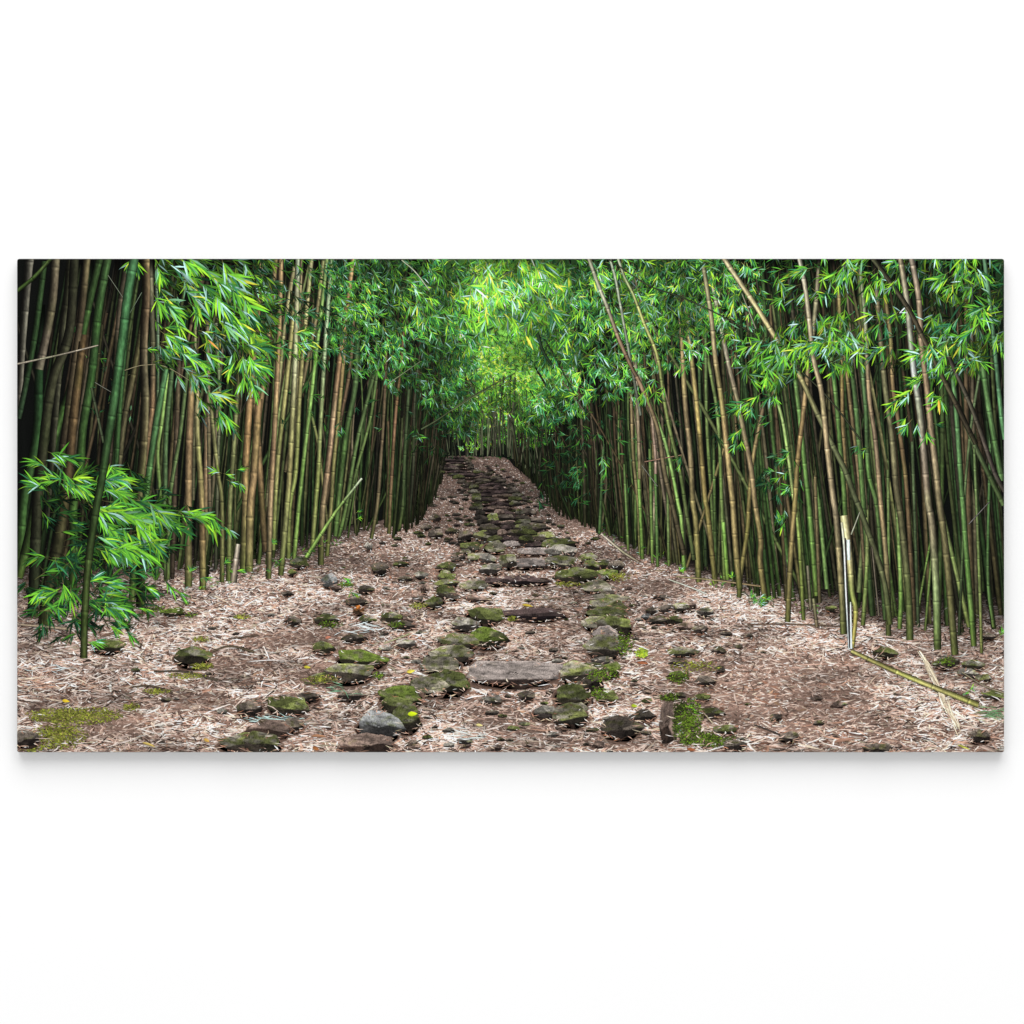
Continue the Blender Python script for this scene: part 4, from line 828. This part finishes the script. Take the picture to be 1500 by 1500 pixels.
def all_stones():
    made = []; under = Buf(); rest = Buf()
    for i, r in enumerate(STEPS.split('|')):
        x, y, w, h, kd = r.split(); x, y, w, h = map(float, (x, y, w, h))
        k = KEY(y + h / 2) - .02
        made.append((1e9, stone(x, y, w, h, kd, k, 1.0, 500 + i), 'step_stone', SLABEL.get(i)))
        contact_shadow(under, x, y + h * .16, w * 1.06, h * 1.08, k - .004, gshade(x, y)); RIM.append((x, y, w, h, k))
    for r in STONES.replace('\n', '|').split('|'):
        t, x, y, w, h, kd = r.split(); w, h = float(w) * F, float(h) * F
        x, y = ORG[t][0] + float(x) * F, ORG[t][1] + float(y) * F
        k = KEY(y + h / 2) - .02
        lab = {'blue': 'bluish grey bare rock', 'bright': 'rock under bright green moss', 'orange': 'small rock tinged orange'}.get(kd) if w > 15 else None
        made.append((w * h, stone(x, y, w, h, kd, k, 1.0), 'stone', lab))
        contact_shadow(under, x, y + h * .13, w * 1.09, h * 1.04, k - .004, gshade(x, y)); RIM.append((x, y, w, h, k))
    for line in ([(540, 1083), (556, 1064), (588, 1030), (622, 1008), (654, 998), (646, 974), (660, 958), (684, 940), (712, 934), (682, 914), (708, 900)],
                 [(648, 872), (653, 856), (654, 846), (655, 832), (672, 815), (684, 802), (712, 800), (680, 787), (712, 786)],
                 [(800, 1045), (838, 1048), (838, 1018), (866, 1002), (848, 985), (882, 968), (888, 948), (884, 926), (902, 916), (872, 910), (888, 899), (891, 889), (893, 876), (876, 858), (888, 843), (862, 830), (846, 842)],
                 [(822, 824), (824, 809), (806, 797), (796, 786), (790, 776), (780, 764)], [(868, 820), (872, 829), (886, 828), (902, 832), (890, 842)]):
        for (x0, y0), (x1, y1) in zip(line[:-1], line[1:]):
            for f in (.33, .7):
                x = x0 + (x1 - x0) * f + R.normal(0, 3); y = y0 + (y1 - y0) * f + R.normal(0, 1.5); sc = float(PSC(y)); w = 34 * sc * R.uniform(.7, 1.15); h = w * R.uniform(.42, .58)
                k = KEY(y + h / 2) - .022
                made.append((w * h * .5, stone(x, y, w, h, R.choice(['moss2', 'grey', 'flat', 'moss', 'dark']), k), 'stone', None)); contact_shadow(under, x, y + h * .13, w * 1.09, h * 1.04, k - .004, gshade(x, y))
    made.sort(key=lambda a: -a[0])
    ns = 0
    for a, bf, nm, lab in made:
        if nm == 'step_stone': build(nm, bf, M_STONE, PRINT, lab, group='printed step stones')
        elif ns < 100: ns += 1; build(nm, bf, M_STONE, PRINT, lab, group='printed stones')
        else: rest.merge(bf)
    # far flight of steps: treads and side stones, small with distance
    y = 671.0
    while y < 792:
        f = (y - 660) / 130
        xm = R.normal(0, 2.2) + np.interp(y, [670, 690, 700, 720, 745, 775, 792], [667, 672, 700, 728, 728, 742, 748]); wd = np.interp(y, [670, 690, 710, 740, 792], [34, 44, 50, 56, 42])
        h = 2.8 + 4.4 * f
        for _ in range(int(R.integers(2, 5))):
            xx = xm + R.uniform(-.28, .28) * wd; ww = wd * R.uniform(.25, .6)
            rest.merge(stone(xx, y + R.uniform(-1, 1), ww, h * R.uniform(.8, 1.7), R.choice(['step', 'step', 'step', 'dark', 'brown']), KEY(y) - .01 + R.uniform(0, .004), .80))
        contact_shadow(under, xm, y + h * .5, wd * .95, h * 1.0, KEY(y) - .018, .6)
        for sgn in (-1, 1):
            if R.random() < .9:
                rest.merge(stone(xm + sgn * wd * R.uniform(.48, .62), y + R.uniform(-1, 1.5), (7 + 16 * f) * R.uniform(.7, 1.3), (4.5 + 8 * f) * R.uniform(.8, 1.1), R.choice(['moss', 'dark', 'moss2', 'dark']), KEY(y) + .004 + R.uniform(0, .003), .66))
        y += 3.2 + 5.4 * f
    # loose rubble
    for _ in range(420):
        yy = 668 + 434 * R.random() ** 1.15; xx = R.uniform(560, 960) if R.random() < .55 else R.uniform(120, 1450)
        if yy < edge(xx) + 14: continue
        s = PSC(yy) * R.uniform(6, 22) ; kd = R.choice(['dark', 'brown', 'moss', 'grey', 'brown', 'dark'])
        rest.merge(stone(xx, yy, s, s * R.uniform(.4, .6), kd, .14 + R.uniform(0, .01), gshade(xx, yy)))
    for _ in range(230):   # stones strewn on the far slope beside the steps
        yy = R.uniform(672, 800); c = np.interp(yy, [670, 700, 792], [680, 715, 745])
        xx = c + R.normal(0, 30 + (yy - 670) * .45)
        if yy < edge(xx) + 10: continue
        s = 3 + 12 * PSC(yy) * R.uniform(.5, 1.5)
        rest.merge(stone(xx, yy, s * 1.5, s * .7, R.choice(['dark', 'moss', 'step', 'dark']), KEY(yy) - .022 + R.uniform(0, .003), .66))
    build('printed_shadow', under, M_SOIL_SHADE, PRINT, None, 'stuff')  # shadows at the stone feet, printed as dark ink
    build('rubble', rest, M_STONE, PRINT, 'small scattered stones and the far flight of dark steps', 'stuff')
all_stones()

# ------------------------------------------------------------------ moss, log, roots, fallen leaves
def moss(cx, cy, rx, ry, n, cols, k, ln=4.0, name='moss_patch', label=None):
    b = Buf()
    a = R.uniform(0, 2 * np.pi, n); r = R.beta(1.3, 1.25, n)
    lump = .72 + .5 * fbm(np.cos(a) * 1.7 + cx, np.sin(a) * 1.7 + cy, 4)
    x = cx + rx * r * lump * np.cos(a); y = cy + ry * r * lump * np.sin(a)
    s = .6 + .6 * PSC(y)
    c = np.array(cols, float)[R.integers(0, len(cols), n)] * R.uniform(.65, 1.2, (n, 1)) * (.7 + .6 * fbm(x / 9, y / 5, 8)[:, None])
    slivers(b, x, y, R.uniform(0, np.pi, n), ln * s * R.uniform(.5, 1.3, n), 1.7 * s * R.uniform(.6, 1.3, n), c, k + R.uniform(0, .004, n), .6, R.uniform(-.1, .1, n))
    build(name, b, M_LEAF, PRINT, label)
YGM = [(112, 116, 42), (96, 102, 36), (124, 128, 54), (78, 80, 36), (104, 92, 58)]
GM = [(76, 98, 30), (56, 76, 24), (94, 120, 34), (42, 50, 22), (60, 52, 36)]
def mo(s): return T(s)
for s_, rx, ry, n, cs, lab in (("5:430,1215", 74, 13, 1500, YGM, 'broad yellow green moss patch on trodden soil'), ("5:330,1330", 46, 21, 1000, YGM, None), ("5:760,1165", 14, 7, 120, YGM, None), ("5:910,1075", 22, 4.5, 130, YGM, None),
        ("5:1080,985", 30, 4.5, 170, YGM, None), ("5:1165,775", 13, 5, 100, YGM, None), ("5:1400,645", 15, 4, 100, YGM, None), ("5:1170,930", 20, 6, 160, YGM, None), ("5:180,1400", 20, 8, 120, YGM, None),
        ("7:1060,1250", 22, 34, 1100, GM, 'bright green moss spilling beside the mossy log'), ("7:1180,1350", 44, 13, 700, GM, None), ("7:950,1110", 15, 7, 220, GM, None), ("7:985,1250", 5, 26, 200, [(40, 44, 24), (60, 72, 30)], None), ("7:1010,1170", 11, 12, 200, [(40, 44, 22), (56, 70, 26), (30, 28, 20)], None), ("7:690,800", 14, 22, 260, GM, None), ("7:790,855", 10, 8, 160, [(150, 170, 50), (120, 150, 40)], None),  # the dark tufts paint the shaded hollow beside the log
        ("6:830,690", 14, 5, 110, GM, None), ("6:440,690", 22, 6, 120, GM, None), ("7:560,980", 26, 10, 260, GM, None), ("7:540,1090", 14, 12, 160, GM, None), ("6:960,580", 16, 5, 110, YGM, None), ("7:40,655", 8, 5, 80, YGM, None),
        ("7:660,410", 18, 8, 130, YGM, None), ("6:540,460", 14, 4, 110, GM, None), ("6:730,985", 9, 8, 90, GM, None), ("7:1100,930", 40, 10, 200, YGM, None), ("6:400,1010", 30, 7, 180, YGM, None), ("7:1000,1000", 18, 9, 180, GM, None),
        ("8:1090,905", 14, 7, 100, GM, None), ("7:350,455", 20, 4, 110, YGM, None), ("5:900,600", 20, 6, 120, GM, None), ("5:1100,635", 12, 4, 60, GM, None)):
    x, y = mo(s_); moss(x, y, rx, ry, n, cs, .845, label=lab)
build('mossy_log', stone(977, 1061, 19, 68, 'brown', .838, .92, 4242), M_STONE, PRINT, 'short rotting log end, brown grey and upright, capped with moss')
for pts, a, c in (("5:890,962 5:1060,962 5:1170,985 5:1260,1012", 15, (76, 58, 48)), ("5:765,1050 5:880,1046 5:1000,1088", 13, (84, 60, 48)), ("5:1225,846 5:1330,815 5:1470,848", 15, (88, 62, 50)), ("5:1320,772 5:1430,744 5:1495,752", 11, (80, 56, 46)),
                  ("5:120,690 5:260,702 5:400,716", 20, (150, 116, 96)), ("6:760,800 6:910,742", 10, (176, 150, 116)), ("6:520,1012 6:300,1030", 14, (96, 80, 60)), ("5:580,760 5:680,735", 16, (116, 78, 62)), ("7:150,545 7:320,540", 7, (110, 80, 62)),
                  ("8:-20,1270 8:110,1320 8:200,1370", 12, (66, 50, 46)), ("8:1180,965 8:1300,1040 8:1424,1085", 12, (140, 112, 92)), ("8:1290,1085 8:1424,1112", 12, (128, 130, 56)), ("7:770,1225 7:830,1280", 9, (180, 156, 140)), ("7:1130,1180 7:1200,1260", 10, (190, 150, 130))):
    stalk('root' if c[0] < 100 else 'stick', pts, a * .6, a, [c, c], .835, None, 0, False, mottle=.3)
b = Buf()
FL = [("5:385,1130", 13, 7, 0, (224, 190, 40)), ("6:920,965", 15, 8, -.3, (224, 204, 70)), ("6:930,1210", 17, 10, -.2, (206, 232, 20)), ("7:750,1158", 11, 7, 0, (170, 190, 40)), ("7:135,575", 19, 5, .05, (196, 168, 50)), ("5:870,1372", 24, 5, .2, (196, 170, 84)),
      ("6:370,1400", 12, 8, .2, (156, 96, 50)), ("6:320,935", 12, 6, 0, (196, 184, 50)), ("6:440,770", 10, 6, -.4, (190, 116, 90)), ("6:620,600", 9, 6, -1, (204, 120, 50)), ("6:1315,1270", 12, 6, 0, (220, 206, 130)), ("7:800,908", 20, 6, 0, (160, 92, 58)),
      ("7:1080,1410", 15, 7, 0, (160, 90, 52)), ("6:390,1335", 26, 6, -.1, (168, 118, 84)), ("8:510,1370", 36, 7, -.3, (168, 124, 102)), ("5:1200,1352", 11, 7, .3, (204, 160, 70)), ("8:1200,1385", 24, 4, .25, (190, 190, 70))]
for s_, ln, wd, an, c in FL:
    b = Buf(); x, y = T(s_)
    leaves(b, np.array([x - ln / 2]), np.array([y]), np.array([an]), np.array([float(ln) * .85]), np.array([float(wd) * .75]), np.array([.12]), np.array([c], float) * .76, np.array([.93]))
    build('fallen_leaf', b, M_LEAF, PRINT, {(206, 232, 20): 'vivid lime leaf lying on a mossy rock', (224, 190, 40): 'yellow leaf lying above the moss patch', (224, 204, 70): 'pale yellow leaf beside the border stones'}.get(c))

# ------------------------------------------------------------------ leaf litter
LC = np.array([(222, 206, 194), (236, 226, 218), (204, 180, 164), (186, 152, 134), (168, 128, 108), (140, 102, 84), (108, 76, 62), (76, 54, 44), (48, 36, 30), (192, 168, 140), (160, 110, 82), (176, 180, 172), (128, 118, 92)], float)
LW = np.array([1.7, .7, 2.2, 2.6, 2.4, 1.9, 1.5, 1.3, 1.3, 1.2, .6, .4, .5]); LW /= LW.sum()
def litter(n, size, wd, kz, ymin, ymax, worn_cut=True, light=0.0, hot=None):
    u = R.uniform(0, 1, n)
    yy = ymin + (ymax - ymin) * u; xx = R.uniform(XL - 4, XR + 4, n)
    if hot is not None:
        xx = hot[0] + hot[2] * R.normal(0, 1, n); yy = hot[1] + hot[3] * R.normal(0, 1, n)
    s = PSC(yy)
    keep = (yy > edge(xx) + 3) & (R.uniform(0, 1, n) < np.clip(.10 / s ** 2, .0, 1) * 3 + .18)
    worn = worn_at(xx, yy)
    keep &= (R.uniform(0, 1, n) > worn * .62)
    xx, yy, s, worn = xx[keep], yy[keep], s[keep], worn[keep]; n = len(xx)
    ln = size * np.maximum(s, .26) * R.lognormal(0, .45, n) * (1 - .4 * worn); w = wd * 1.45 * (.46 + .54 * s) * R.uniform(.55, 1.35, n)
    a = R.normal(0, .6, n) + (R.uniform(0, 1, n) < .2) * R.uniform(-1.5, 1.5, n)
    ci = R.choice(len(LC), n, p=LW)
    c = LC[ci] * R.uniform(.78, 1.06, (n, 1)) * np.array([1.0, 1.0, .985])
    patch = (.6 * fbm(xx / (52 * (.3 + s)), yy / (15 * (.3 + s)), 61, 3) + .4 * ss(.3, .7, fbm(xx / 120, yy / 30, 71, 3)))[:, None]
    c = c * .64 + c.mean(1, keepdims=True) * .36 * np.array([1.03, .99, .99])
    c = c * (.54 + .80 * patch + light * .7)
    dull = np.array([126, 104, 92])
    c = c * (1 - .5 * worn[:, None]) + dull * .5 * worn[:, None]
    c = c * gshade(xx, yy)[:, None]
    return xx, yy, a, ln, w, c, kz + R.uniform(0, .02, n) + 0.04 * np.clip((yy - 660) / 450, 0, 1)
def all_litter():
    b = Buf()
    def put(t, sq=.55): slivers(b, *t[:3], t[3], t[4], t[5], t[6], sq, R.normal(0, .06, len(t[0])))
    put(litter(60000, 9, 2.1, .03, 664, 1104)); put(litter(80000, 6, 1.7, .05, 664, 1104)); put(litter(16000, 5, 1.4, .07, 664, 800, light=.15))
    x, y, a, ln, w, c, k = litter(5000, 15, 3.6, .055, 760, 1104); put((x, y, a, ln, w, c * np.array([.86, .76, .70]), k))
    put(litter(24000, 14, 1.8, .06, 760, 1104, light=.08)); put(litter(11000, 20, 2.1, .075, 840, 1104, light=.14)); put(litter(2500, 30, 2.6, .08, 900, 1104, light=.16))
    # lighter curled leaves: near left, under the shrub, right foreground
    for h in ((330, 850, 90, 16), (180, 960, 90, 25), (480, 1060, 70, 24), (400, 920, 110, 30), (1150, 945, 70, 16), (1350, 1000, 70, 30), (740, 880, 40, 18), (760, 945, 45, 14), (1050, 880, 50, 12), (650, 1070, 40, 18), (900, 1060, 60, 22), (260, 1080, 90, 14)):
        put(litter(1500, 15, 2.0, .085, 0, 0, light=.26, hot=h))
    build('leaf_litter', b, M_LITTER, PRINT, 'thick layer of dry pinkish straw coloured bamboo leaves on the ground', 'stuff')
    # litter that has blown over the stones and culm feet
    b2 = Buf()
    x, y, a, ln, w, c, k = litter(5200, 13, 1.6, 0, 800, 1104, light=.2)
    n = len(x); slivers(b2, x, y, a, ln * .8, w * .85, c, KEY(y) - .005 + R.uniform(0, .01, n), .55, R.normal(0, .08, n))
    for (x, y, w, h, k) in RIM:      # litter banked against the stones
        m = int(3 + w * .30); th = np.r_[R.uniform(.1, np.pi - .1, m), R.uniform(np.pi, 2 * np.pi, m // 3)]
        px = x + np.cos(th) * w * R.uniform(.44, .60, len(th)); py = y + np.where(np.sin(th) > 0, .40, .5) * np.sin(th) * h * R.uniform(.9, 1.25, len(th)) + 1
        cc = LC[R.choice(len(LC), len(th), p=LW)] * R.uniform(.7, 1.1, (len(th), 1)) * np.atleast_1d(gshade(px, py))[:, None]
        sc = PSC(py); slivers(b2, px, py, R.normal(0, .7, len(th)), 10 * sc * R.uniform(.6, 1.5, len(th)), 1.9 * (.35 + .65 * sc) * R.uniform(.6, 1.2, len(th)), cc, np.full(len(th), k + .003) + R.uniform(0, .003, len(th)), .55, R.normal(0, .08, len(th)))
    build('stray_litter', b2, M_LITTER, PRINT, None, 'stuff')
    n = 1000; y = R.uniform(668, 800, n); x = np.interp(y, [670, 690, 700, 720, 745, 775, 792], [667, 672, 700, 728, 728, 742, 748]) + R.normal(0, 24, n); sc = PSC(y)
    slivers(b2, x, y, R.normal(0, .5, n), 9 * np.maximum(sc, .3) * R.uniform(.5, 1.6, n), R.uniform(.8, 1.6, n), LC[R.choice(len(LC), n, p=LW)] * .78, KEY(y) + .008 + R.uniform(0, .01, n), .5)
    n = 260; x = R.uniform(XL, XR, n); y = basey(x) + R.normal(2, 9, n); ok = (x < 630) | (x > 800); x, y = x[ok], y[ok]; n = len(x); sc = PSC(y)
    slivers(b2, x, y, R.normal(.15, .4, n), R.uniform(22, 80, n) * sc, R.uniform(1.4, 3.4, n) * (.4 + .6 * sc), np.array([(120, 100, 82), (90, 72, 60), (150, 130, 108), (96, 96, 60), (60, 48, 42)], float)[R.integers(0, 5, n)] * R.uniform(.6, 1.1, (n, 1)), KEY(y) - .03 + R.uniform(0, .02, n), .6, R.normal(0, .04, n))
    # bundle of straw
    b3 = Buf(); p0 = T("8:950,870"); p1 = T("8:1150,1275"); n = 46
    f = R.uniform(0, 1, n); x = p0[0] + (p1[0] - p0[0]) * f + R.normal(0, 2.4, n); y = p0[1] + (p1[1] - p0[1]) * f + R.normal(0, 2, n)
    slivers(b3, x, y, np.arctan2(p1[1] - p0[1], p1[0] - p0[0]) + R.normal(0, .16, n), R.uniform(14, 44, n), R.uniform(1.2, 3.2, n), np.array([226, 208, 178]) * R.uniform(.62, 1.08, (n, 1)), .80 + R.uniform(0, .02, n), 1.0, R.normal(0, .05, n))
    build('straw_sheath', b3, M_LITTER, PRINT, 'pale dry sheath strips under the fallen yellow culm')
    b4 = Buf()
    for s_, n, col in (("6:100,1240", 30, (150, 176, 170)), ("6:640,715", 16, (176, 190, 190)), ("6:480,1075", 8, (90, 120, 96)), ("8:1370,1200", 30, (90, 120, 84)), ("6:1200,1330", 12, (190, 200, 196)), ("5:330,940", 10, (180, 190, 190))):
        px, py = T(s_)
        slivers(b4, px + R.normal(0, 20, n), py + R.normal(0, 5, n), R.normal(.15, .35, n), R.uniform(12, 30, n), R.uniform(1.4, 3, n), np.array(col) * R.uniform(.7, 1.2, (n, 1)), .84 + R.uniform(0, .02, n), .6, R.normal(0, .08, n))
    build('faded_leaf_scatter', b4, M_LITTER, PRINT, 'scattered greyish green faded leaves', 'stuff')
all_litter()

# ------------------------------------------------------------------ lamps, ambient, camera
w = bpy.data.worlds.new('World'); scene.world = w; w.use_nodes = True
bg = w.node_tree.nodes['Background']; bg.inputs['Color'].default_value = (1, 1, 1, 1); bg.inputs['Strength'].default_value = 0.735

def area(name, loc, target, size, power, sy=None):
    l = bpy.data.lights.new(name, 'AREA'); l.size = size; l.energy = power
    if sy: l.shape = 'RECTANGLE'; l.size_y = sy
    o = bpy.data.objects.new(name, l); scene.collection.objects.link(o)
    from mathutils import Vector
    o.location = loc; o.rotation_euler = (Vector(target) - Vector(loc)).to_track_quat('-Z', 'Y').to_euler()
area('studio_lamp', (0.0, -7.0, 7.6), (0, 0, 0), 9.0, 810, 9.0)

cam = bpy.data.cameras.new('camera'); cam.lens = 200; cam.sensor_width = 36; cam.sensor_height = 36; cam.clip_end = 50
co = bpy.data.objects.new('camera', cam); scene.collection.objects.link(co)
co.location = (0, FRONT - 1500 * S * 200 / 36, 0); co.rotation_euler = (math.radians(90), 0, 0)
scene.camera = co
vs = scene.view_settings
scene.display_settings.display_device = 'sRGB'
vs.view_transform = 'Standard'; vs.look = 'None'; vs.exposure = 0; vs.gamma = 1; vs.use_curve_mapping = False
scene.render.resolution_x = 1024; scene.render.resolution_y = 1024
